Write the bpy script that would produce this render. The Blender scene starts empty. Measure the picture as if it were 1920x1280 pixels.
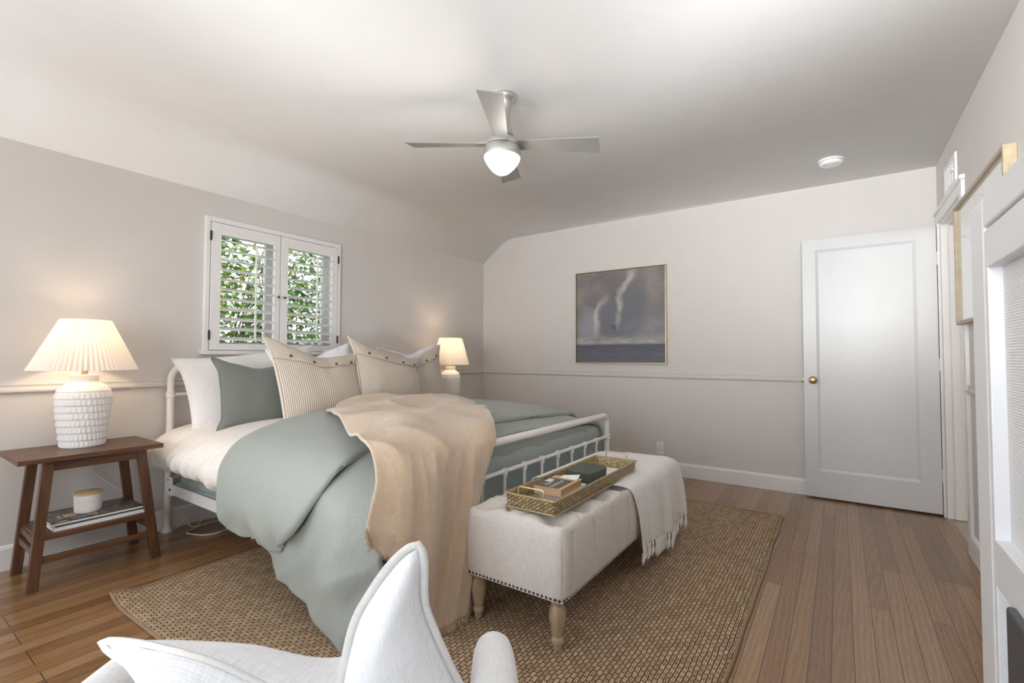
import bpy, bmesh, math, random
import numpy as np
from mathutils import Vector, Matrix, noise
random.seed(7)
C = bpy.context.scene.collection
S = bpy.context.scene
PI = math.pi

# ------------------------------------------------------------------ camera, sky, light, exposure
cd = bpy.data.cameras.new('camera'); cam = bpy.data.objects.new('camera', cd); C.objects.link(cam)
S.camera = cam
YAW, PITCH, ROLL, FPX = 0.6049, 0.0320, 0.0028, 887.22
F = Vector((math.cos(YAW)*math.cos(PITCH), math.sin(YAW)*math.cos(PITCH), math.sin(PITCH)))
R = F.cross(Vector((0, 0, 1))).normalized(); U = R.cross(F)
R2 = math.cos(ROLL)*R + math.sin(ROLL)*U; U2 = -math.sin(ROLL)*R + math.cos(ROLL)*U
cam.matrix_world = Matrix(((R2.x, U2.x, -F.x, -4.5006), (R2.y, U2.y, -F.y, -3.534), (R2.z, U2.z, -F.z, 1.0988), (0, 0, 0, 1)))
cd.sensor_width = 36.0; cd.lens = FPX/1920*36.0; cd.clip_start = 0.02

W = bpy.data.worlds.new('world'); S.world = W; W.use_nodes = True
wn = W.node_tree.nodes; wl = W.node_tree.links
bg = wn['Background']
sky = wn.new('ShaderNodeTexSky'); sky.sky_type = 'HOSEK_WILKIE'; sky.turbidity = 4.0; sky.ground_albedo = 0.5
sky.sun_direction = Vector((0.45, -0.5, 0.75)).normalized()
mx = wn.new('ShaderNodeMix'); mx.data_type = 'RGBA'; mx.inputs[0].default_value = 0.75
mx.inputs[7].default_value = (0.93, 0.97, 1.0, 1)
wl.new(sky.outputs[0], mx.inputs[6]); wl.new(mx.outputs[2], bg.inputs[0]); bg.inputs[1].default_value = 1.7

def light(name, kind, loc, energy, color=(1, 1, 1), size=None, rot=None, sy=None):
    d = bpy.data.lights.new(name, kind); d.energy = energy; d.color = color
    o = bpy.data.objects.new(name, d); C.objects.link(o); o.location = loc
    if kind == 'AREA':
        d.size = size
        if sy: d.shape = 'RECTANGLE'; d.size_y = sy
    elif kind == 'POINT': d.shadow_soft_size = size
    elif kind == 'SUN': d.angle = size
    if rot is not None: o.rotation_euler = rot
    return o
def aim(o, v): o.rotation_euler = Vector(v).to_track_quat('-Z', 'Y').to_euler()
aim(light('sun', 'SUN', (3, -3, 8), 5.0, (1, .95, .86), 0.01), (-0.45, 0.55, -0.85))
# area lamps added as daylight at the unseen windows behind and beside the camera
for yy in (-3.2, -2.05, -0.9):
    aim(light('window_fill', 'AREA', (-6.18, yy, 1.45), 11, (.93, .97, 1), 1.0, None, 1.5), (1, 0, 0.0))
aim(light('window_fill', 'AREA', (-5.3, -0.03, 1.5), 0.8, (.95, .98, 1), 0.9, None, 1.2), (0, -1, 0.0))
for (loc_, to_, w_, ang_) in (((-5.9, -3.0, .5), (-.6, -.4, 2.25), 165, 52), ((-5.6, -.5, .9), (-.8, -4.1, 2.9), 290, 45), ((-5.0, -3.88, 1.5), (-.9, -3.75, 2.7), 250, 75), ((-3.5, -3.97, 1.5), (-.9, -3.2, 2.55), 95, 85)):  # added spots out of frame brighten ceiling and walls, standing in for bounced flash
    fl_ = light('fill_spot', 'SPOT', loc_, w_, (.965, .985, 1)); fl_.data.spot_size = math.radians(ang_); fl_.data.spot_blend = 1.0; fl_.data.shadow_soft_size = .4
    aim(fl_, Vector(to_)-Vector(loc_))
light('hall_light', 'POINT', (-1.6, -5.0, 2.1), 14, (1, .97, .93), 0.12)
S.cycles.diffuse_bounces = 7
S.view_settings.view_transform = 'Standard'; S.view_settings.look = 'None'
S.view_settings.gamma = 1.0; S.view_settings.use_curve_mapping = False
S.view_settings.exposure = 0.79

# ------------------------------------------------------------------ materials
def nt(name):
    m = bpy.data.materials.new(name); m.use_nodes = True
    t = m.node_tree; return m, t, t.nodes['Principled BSDF']
def N(t, kind, **kw):
    n = t.nodes.new(kind)
    for k, v in kw.items():
        if k.startswith('i_'): n.inputs[k[2:].replace('_', ' ')].default_value = v
        else: setattr(n, k, v)
    return n
def c4(c): return (c[0], c[1], c[2], 1)
def bump(t, b, height, strength, dist=0.01):
    n = N(t, 'ShaderNodeBump'); n.inputs['Strength'].default_value = strength; n.inputs['Distance'].default_value = dist
    t.links.new(height, n.inputs['Height']); t.links.new(n.outputs[0], b.inputs['Normal']); return n
def coord(t, kind='Object', scale=(1, 1, 1), rot=(0, 0, 0), loc=(0, 0, 0)):
    a = N(t, 'ShaderNodeTexCoord'); m = N(t, 'ShaderNodeMapping')
    m.inputs['Scale'].default_value = scale; m.inputs['Rotation'].default_value = rot; m.inputs['Location'].default_value = loc
    t.links.new(a.outputs[kind], m.inputs[0]); return m.outputs[0]
def ramp(t, fac, stops):
    r = N(t, 'ShaderNodeValToRGB'); e = r.color_ramp.elements
    while len(e) < len(stops): e.new(0.5)
    for k, (p, c) in enumerate(stops): e[k].position = p; e[k].color = c4(c)
    t.links.new(fac, r.inputs[0]); return r.outputs[0]
def mixc(t, fac, a, b, mode='MIX'):
    n = N(t, 'ShaderNodeMix', data_type='RGBA', blend_type=mode)
    for sock, v in ((n.inputs[0], fac), (n.inputs[6], a), (n.inputs[7], b)):
        if hasattr(v, 'links') or hasattr(v, 'is_linked'): t.links.new(v, sock)
        elif isinstance(v, (int, float)): sock.default_value = v
        else: sock.default_value = c4(v)
    return n.outputs[2]
def noisetex(t, vec, scale, detail=4, rough=.5, dist=0):
    n = N(t, 'ShaderNodeTexNoise'); n.inputs['Scale'].default_value = scale; n.inputs['Detail'].default_value = detail
    n.inputs['Roughness'].default_value = rough; n.inputs['Distortion'].default_value = dist
    if vec is not None: t.links.new(vec, n.inputs['Vector'])
    return n.outputs['Fac']
def plain(name, col, rough=.5, metal=0, var=0.06, nscale=6, bstr=0.0, bscale=150, sheen=0, coat=0):
    m, t, b = nt(name)
    f = noisetex(t, coord(t), nscale, 3)
    c = ramp(t, f, [(0.3, [v*(1-var) for v in col]), (0.7, [min(1, v*(1+var)) for v in col])])
    t.links.new(c, b.inputs['Base Color']); b.inputs['Roughness'].default_value = rough; b.inputs['Metallic'].default_value = metal
    if bstr: bump(t, b, noisetex(t, coord(t), bscale, 4), bstr, .003)
    if sheen: b.inputs['Sheen Weight'].default_value = sheen
    if coat: b.inputs['Coat Weight'].default_value = coat
    return m
def woven(name, col, scale=900, var=.05, bstr=.25, sheen=.15, slub=.04, rough=.9):
    """plain woven cloth: fine thread bump along uv plus soft slubs"""
    m, t, b = nt(name)
    u = coord(t, 'UV')
    w1 = N(t, 'ShaderNodeTexWave', wave_type='BANDS', bands_direction='X'); w1.inputs['Scale'].default_value = scale/6.28
    w2 = N(t, 'ShaderNodeTexWave', wave_type='BANDS', bands_direction='Y'); w2.inputs['Scale'].default_value = scale/6.28
    t.links.new(u, w1.inputs[0]); t.links.new(u, w2.inputs[0])
    h = N(t, 'ShaderNodeMath', operation='ADD'); t.links.new(w1.outputs['Fac'], h.inputs[0]); t.links.new(w2.outputs['Fac'], h.inputs[1])
    s1 = noisetex(t, coord(t, 'UV', (25, 500, 1)), 1, 3); s2 = noisetex(t, coord(t, 'UV', (500, 25, 1)), 1, 3)
    sl = N(t, 'ShaderNodeMath', operation='ADD'); t.links.new(s1, sl.inputs[0]); t.links.new(s2, sl.inputs[1])
    c = ramp(t, sl.outputs[0], [(0.0, col), (1.0, col)])
    sl2 = N(t, 'ShaderNodeMapRange'); sl2.inputs[1].default_value = .7; sl2.inputs[2].default_value = 1.3
    t.links.new(sl.outputs[0], sl2.inputs[0])
    c = mixc(t, sl2.outputs[0], [v*(1-slub-var) for v in col], [min(1, v*(1+slub+var)) for v in col])
    t.links.new(c, b.inputs['Base Color']); b.inputs['Roughness'].default_value = rough
    b.inputs['Sheen Weight'].default_value = sheen; b.inputs['Specular IOR Level'].default_value = .2
    bump(t, b, h.outputs[0], bstr, .0006)
    return m
def wood(name, dark, lightc, along='X', scale=1.0, rough=.4, coat=0.1):
    m, t, b = nt(name)
    sc = {'X': (2, 22, 22), 'Y': (22, 2, 22), 'Z': (22, 22, 2)}[along]
    v = coord(t, 'Object', tuple(k*scale for k in sc))
    f = noisetex(t, v, 1.4, 6, .6, .6)
    t.links.new(ramp(t, f, [(.3, dark), (.7, lightc)]), b.inputs['Base Color'])
    b.inputs['Roughness'].default_value = rough; b.inputs['Coat Weight'].default_value = coat
    bump(t, b, f, .15, .002); return m

M = {}
M['wall'] = plain('wall_paint', (.645, .615, .59), .75, var=.012, bstr=.04, bscale=90)
M['ceiling'] = plain('ceiling_paint', (.885, .88, .875), .85, var=.01, bstr=.04, bscale=80)
M['trim'] = plain('trim_paint', (.80, .79, .78), .35, var=.01)
M['door'] = plain('door_paint', (.63, .635, .64), .35, var=.015)
M['white_metal'] = plain('white_enamel', (.82, .80, .77), .3, var=.02)
M['white_cotton'] = woven('white_cotton', (.82, .78, .74), 1400, sheen=.2)
M['pillow_white'] = woven('pillow_white', (.82, .80, .79), 1400, sheen=.2)
M['insert_white'] = woven('insert_white', (.80, .83, .87), 1400, sheen=.2)
M['sage'] = woven('sage_cotton', (.315, .345, .318), 1500, sheen=.25)
M['sage_sheet'] = woven('sage_sheet', (.34, .385, .38), 1500, sheen=.25)
M['sage_dark'] = woven('sage_pillow', (.185, .20, .18), 1200, sheen=.3)
M['linen'] = woven('bench_linen', (.66, .62, .585), 700, var=.05, slub=.10, bstr=.35)
M['chair_linen'] = woven('chair_linen', (.80, .80, .81), 700, slub=.05, bstr=.3)
M['cushion_linen'] = woven('cushion_linen', (.83, .84, .87), 800, slub=.05, bstr=.3)
M['flange'] = woven('cushion_flange', (.74, .73, .71), 800, slub=.05, bstr=.3)
M['white_throw'] = woven('white_throw', (.84, .83, .81), 420, slub=.06, bstr=.8)
M['brass'] = plain('brass', (.45, .32, .15), .3, 1.0)
M['brass_dark'] = plain('aged_brass', (.16, .12, .07), .35, .8)
M['dark_metal'] = plain('dark_metal', (.05, .045, .04), .4, .8)
M['nickel'] = plain('brushed_nickel', (.56, .55, .53), .36, .9, var=.04)
M['fan_blade'] = plain('silver_blade', (.27, .265, .255), .45, .25, var=.03)
M['ceramic'] = plain('matte_ceramic', (.80, .78, .76), .6, var=.03, bstr=.15, bscale=260)
M['plastic'] = plain('white_plastic', (.82, .82, .81), .35, var=.01)
M['cord'] = plain('cord_plastic', (.80, .74, .68), .4)
M['nightstand'] = wood('walnut_stain', (.060, .024, .011), (.165, .075, .036), 'X', 1.2, .42)
M['nightstand_leg'] = wood('walnut_stain_legs', (.055, .022, .010), (.15, .066, .031), 'Z', 1.2, .42)
M['bench_leg'] = wood('washed_oak', (.30, .22, .135), (.46, .36, .235), 'Z', 1.5, .5)
M['oak_frame'] = wood('pale_oak', (.36, .28, .18), (.47, .375, .255), 'X', 1.0, .5)
M['lid_wood'] = wood('bamboo_lid', (.52, .36, .19), (.66, .48, .28), 'X', 2, .5)
M['cabinet'] = plain('cabinet_paint', (.76, .77, .79), .35, var=.01)
M['paper'] = plain('paper', (.78, .74, .67), .8)
M['box_green'] = plain('dark_green_box', (.075, .09, .08), .5, var=.04)
M['button'] = plain('horn_button', (.10, .06, .035), .35, var=.4, nscale=90)
M['dark_slot'] = plain('dark_slot', (.03, .03, .03), .6)
M['handle_grey'] = plain('handle_grey', (.09, .095, .105), .4, .4)
M['bark'] = plain('bark', (.10, .07, .05), .9, bstr=.4, bscale=40)
M['out_ground'] = plain('garden_ground', (.25, .23, .19), .95, var=.2)
M['out_wall'] = plain('garden_wall', (.75, .76, .78), .9)
M['tray_bottom'] = plain('tray_bottom', (.34, .28, .21), .6)

def mat_floor():
    m, t, b = nt('oak_plank_floor')
    v = coord(t)
    br = N(t, 'ShaderNodeTexBrick'); br.offset = 0.37; br.offset_frequency = 3
    for k, x in (('Scale', 1), ('Brick Width', 1.35), ('Row Height', .0685), ('Mortar Size', .0014), ('Mortar Smooth', .1), ('Bias', 0)):
        br.inputs[k].default_value = x
    br.inputs['Color1'].default_value = (0, 0, 0, 1); br.inputs['Color2'].default_value = (1, 1, 1, 1); br.inputs['Mortar'].default_value = (0.5, .5, .5, 1)
    t.links.new(v, br.inputs['Vector'])
    # every plank shifts the grain pattern
    sh = N(t, 'ShaderNodeVectorMath', operation='SCALE'); sh.inputs['Scale'].default_value = 9.0
    t.links.new(br.outputs['Color'], sh.inputs[0])
    ad = N(t, 'ShaderNodeVectorMath', operation='ADD'); t.links.new(v, ad.inputs[0]); t.links.new(sh.outputs[0], ad.inputs[1])
    st = N(t, 'ShaderNodeMapping'); st.inputs['Scale'].default_value = (1.6, 14, 1); t.links.new(ad.outputs[0], st.inputs[0])
    wv = N(t, 'ShaderNodeTexWave', wave_type='RINGS', rings_direction='Z')
    wv.inputs['Scale'].default_value = 1.1; wv.inputs['Distortion'].default_value = 5.5; wv.inputs['Detail'].default_value = 3; wv.inputs['Detail Scale'].default_value = 1.2
    t.links.new(st.outputs[0], wv.inputs['Vector'])
    fine = noisetex(t, st.outputs[0], 9, 5, .65)
    base = ramp(t, br.outputs['Color'], [(0, (.235, .112, .040)), (.5, (.325, .166, .062)), (1, (.395, .225, .105))])
    g = mixc(t, .30, base, ramp(t, wv.outputs['Fac'], [(.25, (.40, .36, .34)), (.8, (1, 1, 1))]), 'MULTIPLY')
    g2 = mixc(t, .38, g, ramp(t, fine, [(.3, (.35, .32, .3)), (.65, (1.1, 1.1, 1.1))]), 'MULTIPLY')
    g3 = mixc(t, br.outputs['Fac'], g2, (.03, .015, .008))
    t.links.new(g3, b.inputs['Base Color'])
    rr = ramp(t, fine, [(.3, (.36, .36, .36)), (.7, (.26, .26, .26))]); t.links.new(rr, b.inputs['Roughness'])
    b.inputs['Coat Weight'].default_value = .5; b.inputs['Coat Roughness'].default_value = .2
    inv = N(t, 'ShaderNodeMath', operation='SUBTRACT'); inv.inputs[0].default_value = 1.0; t.links.new(br.outputs['Fac'], inv.inputs[1])
    h = N(t, 'ShaderNodeMath', operation='MULTIPLY_ADD'); t.links.new(fine, h.inputs[0]); h.inputs[1].default_value = .12; t.links.new(inv.outputs[0], h.inputs[2])
    bump(t, b, h.outputs[0], .35, .0015)
    return m
M['floor'] = mat_floor()

def mat_rug():
    m, t, b = nt('sisal_basketweave')
    wob = noisetex(t, coord(t), 14, 2)
    v0 = coord(t)
    ws = N(t, 'ShaderNodeVectorMath', operation='SCALE'); ws.inputs['Scale'].default_value = .012
    cb = N(t, 'ShaderNodeCombineXYZ'); t.links.new(wob, cb.inputs[0]); t.links.new(wob, cb.inputs[1]); t.links.new(cb.outputs[0], ws.inputs[0])
    ad = N(t, 'ShaderNodeVectorMath', operation='ADD'); t.links.new(v0, ad.inputs[0]); t.links.new(ws.outputs[0], ad.inputs[1])
    br = N(t, 'ShaderNodeTexBrick'); br.offset = .5; br.offset_frequency = 2
    for k, x in (('Scale', 1), ('Brick Width', .031), ('Row Height', .0168), ('Mortar Size', .0028), ('Mortar Smooth', .6), ('Bias', 0)):
        br.inputs[k].default_value = x
    br.inputs['Color1'].default_value = (0, 0, 0, 1); br.inputs['Color2'].default_value = (1, 1, 1, 1); br.inputs['Mortar'].default_value = (0, 0, 0, 1)
    t.links.new(ad.outputs[0], br.inputs['Vector'])
    # two strands side by side in each stitch
    st = N(t, 'ShaderNodeTexWave', wave_type='BANDS', bands_direction='Y'); st.inputs['Scale'].default_value = 37.4
    st.wave_profile = 'SIN'; t.links.new(ad.outputs[0], st.inputs[0])
    fib = noisetex(t, coord(t, 'Object', (60, 300, 60)), 1, 3)
    col = ramp(t, br.outputs['Color'], [(0, (.54, .385, .235)), (1, (.80, .615, .43))])
    col = mixc(t, .75, col, ramp(t, st.outputs['Fac'], [(.1, (.40, .36, .33)), (.6, (1.08, 1.08, 1.08))]), 'MULTIPLY')
    col = mixc(t, .35, col, ramp(t, fib, [(.3, (.5, .5, .5)), (.7, (1.2, 1.2, 1.2))]), 'MULTIPLY')
    col = mixc(t, br.outputs['Fac'], col, (.15, .085, .042))
    t.links.new(col, b.inputs['Base Color']); b.inputs['Roughness'].default_value = .85; b.inputs['Specular IOR Level'].default_value = .25
    inv = N(t, 'ShaderNodeMath', operation='SUBTRACT'); inv.inputs[0].default_value = 1.0; t.links.new(br.outputs['Fac'], inv.inputs[1])
    h = N(t, 'ShaderNodeMath', operation='MULTIPLY_ADD'); t.links.new(st.outputs['Fac'], h.inputs[0]); h.inputs[1].default_value = .5; t.links.new(inv.outputs[0], h.inputs[2])
    bump(t, b, h.outputs[0], .9, .006)
    return m
M['rug'] = mat_rug()
M['rug_edge'] = woven('rug_binding', (.30, .20, .115), 500, slub=.15)

def mat_stripe():
    m, t, b = nt('ticking_stripe')
    a = N(t, 'ShaderNodeTexCoord'); s = N(t, 'ShaderNodeSeparateXYZ'); t.links.new(a.outputs['UV'], s.inputs[0])
    mu = N(t, 'ShaderNodeMath', operation='MULTIPLY'); mu.inputs[1].default_value = 1/.0138; t.links.new(s.outputs[0], mu.inputs[0])
    fr = N(t, 'ShaderNodeMath', operation='FRACT'); t.links.new(mu.outputs[0], fr.inputs[0])
    c = ramp(t, fr.outputs[0], [(.0, (.70, .64, .57)), (.52, (.70, .64, .57)), (.62, (.30, .21, .14)), (.86, (.30, .21, .14)), (.96, (.70, .64, .57))])
    t.links.new(c, b.inputs['Base Color']); b.inputs['Roughness'].default_value = .9; b.inputs['Sheen Weight'].default_value = .15
    bump(t, b, noisetex(t, coord(t, 'UV', (900, 900, 1)), 1, 2), .2, .001)
    return m
M['stripe'] = mat_stripe()

def mat_wool():
    m, t, b = nt('camel_wool')
    f = noisetex(t, coord(t, 'UV', (60, 22, 1)), 1, 5, .7, .8)
    c = ramp(t, f, [(.25, (.50, .365, .245)), (.55, (.575, .435, .305)), (.8, (.65, .52, .40))])
    t.links.new(c, b.inputs['Base Color']); b.inputs['Roughness'].default_value = .95
    b.inputs['Sheen Weight'].default_value = .6; b.inputs['Sheen Roughness'].default_value = .5; b.inputs['Specular IOR Level'].default_value = .1
    f2 = noisetex(t, coord(t, 'UV', (420, 160, 1)), 1, 4, .7, .5)
    a = N(t, 'ShaderNodeMath', operation='ADD'); t.links.new(f, a.inputs[0]); t.links.new(f2, a.inputs[1])
    bump(t, b, a.outputs[0], .6, .004); return m
M['wool'] = mat_wool()

def mat_shade(e):
    m, t, b = nt('pleated_shade'); o = t.nodes['Material Output']
    d = N(t, 'ShaderNodeBsdfDiffuse'); d.inputs[0].default_value = (.85, .80, .74, 1)
    tr = N(t, 'ShaderNodeBsdfTranslucent'); tr.inputs[0].default_value = (.90, .81, .70, 1)
    mx = N(t, 'ShaderNodeMixShader'); mx.inputs[0].default_value = .20
    t.links.new(d.outputs[0], mx.inputs[1]); t.links.new(tr.outputs[0], mx.inputs[2]); t.links.new(mx.outputs[0], o.inputs[0]); return m
M['shade'] = mat_shade(0)
def mat_emit(name, col, s):
    m, t, b = nt(name); b.inputs['Base Color'].default_value = c4((.9, .9, .9)); b.inputs['Emission Color'].default_value = c4(col); b.inputs['Emission Strength'].default_value = s
    return m
M['bulb'] = mat_emit('bulb_glow', (1, .82, .62), 5)
M['dome'] = mat_emit('opal_glass_lit', (1, .93, .84), 6)
def mat_glass():
    m, t, b = nt('window_glass'); o = t.nodes['Material Output']
    tr = N(t, 'ShaderNodeBsdfTransparent'); tr.inputs[0].default_value = (.96, .98, .97, 1)
    g = N(t, 'ShaderNodeBsdfGlossy'); g.inputs['Roughness'].default_value = .02
    f = N(t, 'ShaderNodeFresnel'); f.inputs[0].default_value = 1.45
    mx = N(t, 'ShaderNodeMixShader'); t.links.new(f.outputs[0], mx.inputs[0]); t.links.new(tr.outputs[0], mx.inputs[1]); t.links.new(g.outputs[0], mx.inputs[2])
    t.links.new(mx.outputs[0], o.inputs[0]); return m
M['glass'] = mat_glass()
def mat_leaf(name, a, bcol):
    m, t, b = nt(name); o = t.nodes['Material Output']
    f = noisetex(t, coord(t), 9, 3)
    c = ramp(t, f, [(.3, a), (.7, bcol)]); t.links.new(c, b.inputs['Base Color']); b.inputs['Roughness'].default_value = .4
    tr = N(t, 'ShaderNodeBsdfTranslucent'); t.links.new(c, tr.inputs[0])
    mx = N(t, 'ShaderNodeMixShader'); mx.inputs[0].default_value = .35
    t.links.new(b.outputs[0], mx.inputs[1]); t.links.new(tr.outputs[0], mx.inputs[2]); t.links.new(mx.outputs[0], o.inputs[0]); return m
M['leaf'] = mat_leaf('leaf_green', (.05, .13, .04), (.16, .30, .07))
M['leaf_young'] = mat_leaf('leaf_yellow', (.22, .30, .05), (.45, .42, .09))
def mat_weave_gold():
    m, t, b = nt('gold_seagrass')
    v = coord(t, 'UV', (1, 1, 1), (0, 0, .6))
    br = N(t, 'ShaderNodeTexBrick'); br.offset = .5
    for k, x in (('Scale', 1), ('Brick Width', .024), ('Row Height', .012), ('Mortar Size', .0016), ('Mortar Smooth', .8), ('Bias', 0)): br.inputs[k].default_value = x
    br.inputs['Color1'].default_value = (.34, .255, .13, 1); br.inputs['Color2'].default_value = (.58, .47, .27, 1); br.inputs['Mortar'].default_value = (.15, .10, .05, 1)
    t.links.new(v, br.inputs['Vector']); t.links.new(br.outputs['Color'], b.inputs['Base Color'])
    b.inputs['Roughness'].default_value = .38; b.inputs['Metallic'].default_value = .35
    inv = N(t, 'ShaderNodeMath', operation='SUBTRACT'); inv.inputs[0].default_value = 1.0; t.links.new(br.outputs['Fac'], inv.inputs[1])
    bump(t, b, inv.outputs[0], .9, .004); return m
M['gold_weave'] = mat_weave_gold()
M['rim_gold'] = plain('rim_gold', (.42, .32, .17), .45, .35, var=.3, nscale=120)
M['gold_wire'] = plain('gold_wire', (.62, .50, .30), .35, .7)
def mat_panel():
    m, t, b = nt('white_grasscloth')
    v = coord(t, 'UV')
    w = N(t, 'ShaderNodeTexWave', wave_type='BANDS', bands_direction='Y'); w.inputs['Scale'].default_value = 70; w.inputs['Distortion'].default_value = 3.5; w.inputs['Detail'].default_value = 3; w.inputs['Detail Scale'].default_value = 3
    t.links.new(v, w.inputs[0])
    w2 = N(t, 'ShaderNodeTexWave', wave_type='BANDS', bands_direction='X'); w2.inputs['Scale'].default_value = 55; w2.inputs['Distortion'].default_value = 3
    t.links.new(v, w2.inputs[0])
    c = ramp(t, w.outputs['Fac'], [(.02, (.62, .63, .65)), (.2, (.79, .80, .81)), (1, (.84, .85, .86))])
    t.links.new(c, b.inputs['Base Color']); b.inputs['Roughness'].default_value = .7
    a = N(t, 'ShaderNodeMath', operation='MULTIPLY_ADD'); t.links.new(w2.outputs['Fac'], a.inputs[0]); a.inputs[1].default_value = .35; t.links.new(w.outputs['Fac'], a.inputs[2])
    bump(t, b, a.outputs[0], .4, .002); return m
M['grasscloth'] = mat_panel()
def mat_painting():
    """loose oil sketch of a stormy sky over a dark sea, painted across uv 0..1"""
    m, t, b = nt('storm_sky_canvas')
    a = N(t, 'ShaderNodeTexCoord'); s = N(t, 'ShaderNodeSeparateXYZ')
    nz = N(t, 'ShaderNodeTexNoise'); nz.inputs['Scale'].default_value = 4; nz.inputs['Detail'].default_value = 5
    t.links.new(a.outputs['UV'], nz.inputs['Vector'])
    of = N(t, 'ShaderNodeVectorMath', operation='MULTIPLY_ADD'); t.links.new(nz.outputs['Color'], of.inputs[0]); of.inputs[1].default_value = (.20, .15, 0); 
    sub = N(t, 'ShaderNodeVectorMath', operation='SUBTRACT'); t.links.new(a.outputs['UV'], sub.inputs[0]); sub.inputs[1].default_value = (.10, .075, 0)
    t.links.new(sub.outputs[0], of.inputs[2]); t.links.new(of.outputs[0], s.inputs[0])
    s0 = N(t, 'ShaderNodeSeparateXYZ'); t.links.new(a.outputs['UV'], s0.inputs[0])
    brush = noisetex(t, coord(t, 'UV', (3, 14, 1)), 2.2, 5, .6, .5)
    big = noisetex(t, coord(t, 'UV', (1.2, 1.8, 1), loc=(3.3, 1.7, 0)), 2.2, 4, .55, .8)
    skyc = ramp(t, s.outputs[1], [(.22, (.20, .22, .26)), (.42, (.20, .205, .235)), (.62, (.185, .18, .195)), (.8, (.205, .175, .165)), (1, (.20, .165, .15))])
    skyc = mixc(t, .55, skyc, ramp(t, big, [(.3, (.115, .115, .13)), (.5, (.19, .18, .19)), (.7, (.33, .29, .27))]))
    def blob(cx, cy, rx, ry, soft=.5):
        d = N(t, 'ShaderNodeVectorMath', operation='SUBTRACT'); t.links.new(of.outputs[0], d.inputs[0]); d.inputs[1].default_value = (cx, cy, 0)
        e = N(t, 'ShaderNodeVectorMath', operation='DIVIDE'); t.links.new(d.outputs[0], e.inputs[0]); e.inputs[1].default_value = (rx, ry, 1)
        l = N(t, 'ShaderNodeVectorMath', operation='LENGTH'); t.links.new(e.outputs[0], l.inputs[0])
        mr = N(t, 'ShaderNodeMapRange'); mr.inputs[1].default_value = 1; mr.inputs[2].default_value = soft; t.links.new(l.outputs['Value'], mr.inputs[0]); return mr.outputs[0]
    def rim(cx, cy, rx, ry, ax, ay):
        d = N(t, 'ShaderNodeVectorMath', operation='SUBTRACT'); t.links.new(of.outputs[0], d.inputs[0]); d.inputs[1].default_value = (cx, cy, 0)
        e = N(t, 'ShaderNodeVectorMath', operation='DIVIDE'); t.links.new(d.outputs[0], e.inputs[0]); e.inputs[1].default_value = (rx, ry, 1)
        l = N(t, 'ShaderNodeVectorMath', operation='LENGTH'); t.links.new(e.outputs[0], l.inputs[0])
        a1 = N(t, 'ShaderNodeMath', operation='SUBTRACT'); t.links.new(l.outputs['Value'], a1.inputs[0]); a1.inputs[1].default_value = 1.0
        a2 = N(t, 'ShaderNodeMath', operation='ABSOLUTE'); t.links.new(a1.outputs[0], a2.inputs[0])
        m1 = N(t, 'ShaderNodeMapRange'); m1.inputs[1].default_value = .22; m1.inputs[2].default_value = .02; t.links.new(a2.outputs[0], m1.inputs[0])
        dp = N(t, 'ShaderNodeVectorMath', operation='DOT_PRODUCT'); t.links.new(e.outputs[0], dp.inputs[0]); dp.inputs[1].default_value = (ax, ay, 0)
        m2 = N(t, 'ShaderNodeMapRange'); m2.inputs[1].default_value = .45; m2.inputs[2].default_value = .95; t.links.new(dp.outputs['Value'], m2.inputs[0])
        mm = N(t, 'ShaderNodeMath', operation='MULTIPLY'); t.links.new(m1.outputs[0], mm.inputs[0]); t.links.new(m2.outputs[0], mm.inputs[1])
        m3 = N(t, 'ShaderNodeMath', operation='MULTIPLY'); t.links.new(mm.outputs[0], m3.inputs[0]); t.links.new(big, m3.inputs[1]); return m3.outputs[0]
    skyc = mixc(t, blob(.12, .36, .18, .30, .1), skyc, (.30, .295, .33))
    skyc = mixc(t, blob(.84, .74, .16, .34, .1), skyc, (.265, .235, .22))
    skyc = mixc(t, blob(.42, .40, .24, .34, .5), skyc, (.155, .16, .185))
    skyc = mixc(t, blob(.68, .62, .22, .32, .4), skyc, (.155, .16, .178))
    skyc = mixc(t, rim(.42, .40, .20, .32, -.85, .5), skyc, (.62, .58, .57))
    skyc = mixc(t, rim(.70, .60, .20, .38, -.9, .42), skyc, (.78, .70, .63))
    skyc = mixc(t, blob(.46, .40, .045, .045, .6), skyc, (.115, .115, .135))
    hz = ramp(t, s0.outputs[1], [(.185, (0, 0, 0)), (.215, (1, 1, 1)), (.25, (.6, .6, .6)), (.30, (0, 0, 0))])
    skyc = mixc(t, hz, skyc, ramp(t, brush, [(.3, (.22, .22, .24)), (.62, (.46, .43, .39))]))
    sea = ramp(t, s0.outputs[1], [(.0, (.115, .125, .16)), (.10, (.12, .125, .15)), (.19, (.075, .08, .10))])
    sea = mixc(t, .35, sea, ramp(t, brush, [(.3, (.07, .075, .10)), (.7, (.19, .20, .23))]))
    stp = N(t, 'ShaderNodeMapRange'); stp.inputs[1].default_value = .185; stp.inputs[2].default_value = .20; t.links.new(s0.outputs[1], stp.inputs[0])
    t.links.new(mixc(t, stp.outputs[0], sea, skyc), b.inputs['Base Color']); b.inputs['Roughness'].default_value = .65
    bump(t, b, brush, .25, .002); return m
M['painting'] = mat_painting()
def mat_art():
    m, t, b = nt('pale_drawing'); 
    f = noisetex(t, coord(t, 'UV', (1.6, 1.0, 1), loc=(1.2, .4, 0)), 1.2, 2, .5, .6)
    t.links.new(ramp(t, f, [(.56, (.66, .645, .62)), (.58, (.56, .55, .53)), (.60, (.65, .64, .61)), (.66, (.58, .57, .55))]), b.inputs['Base Color'])
    b.inputs['Roughness'].default_value = .12; b.inputs['Coat Weight'].default_value = 1; b.inputs['Coat Roughness'].default_value = .02; return m
M['art'] = mat_art()
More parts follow.
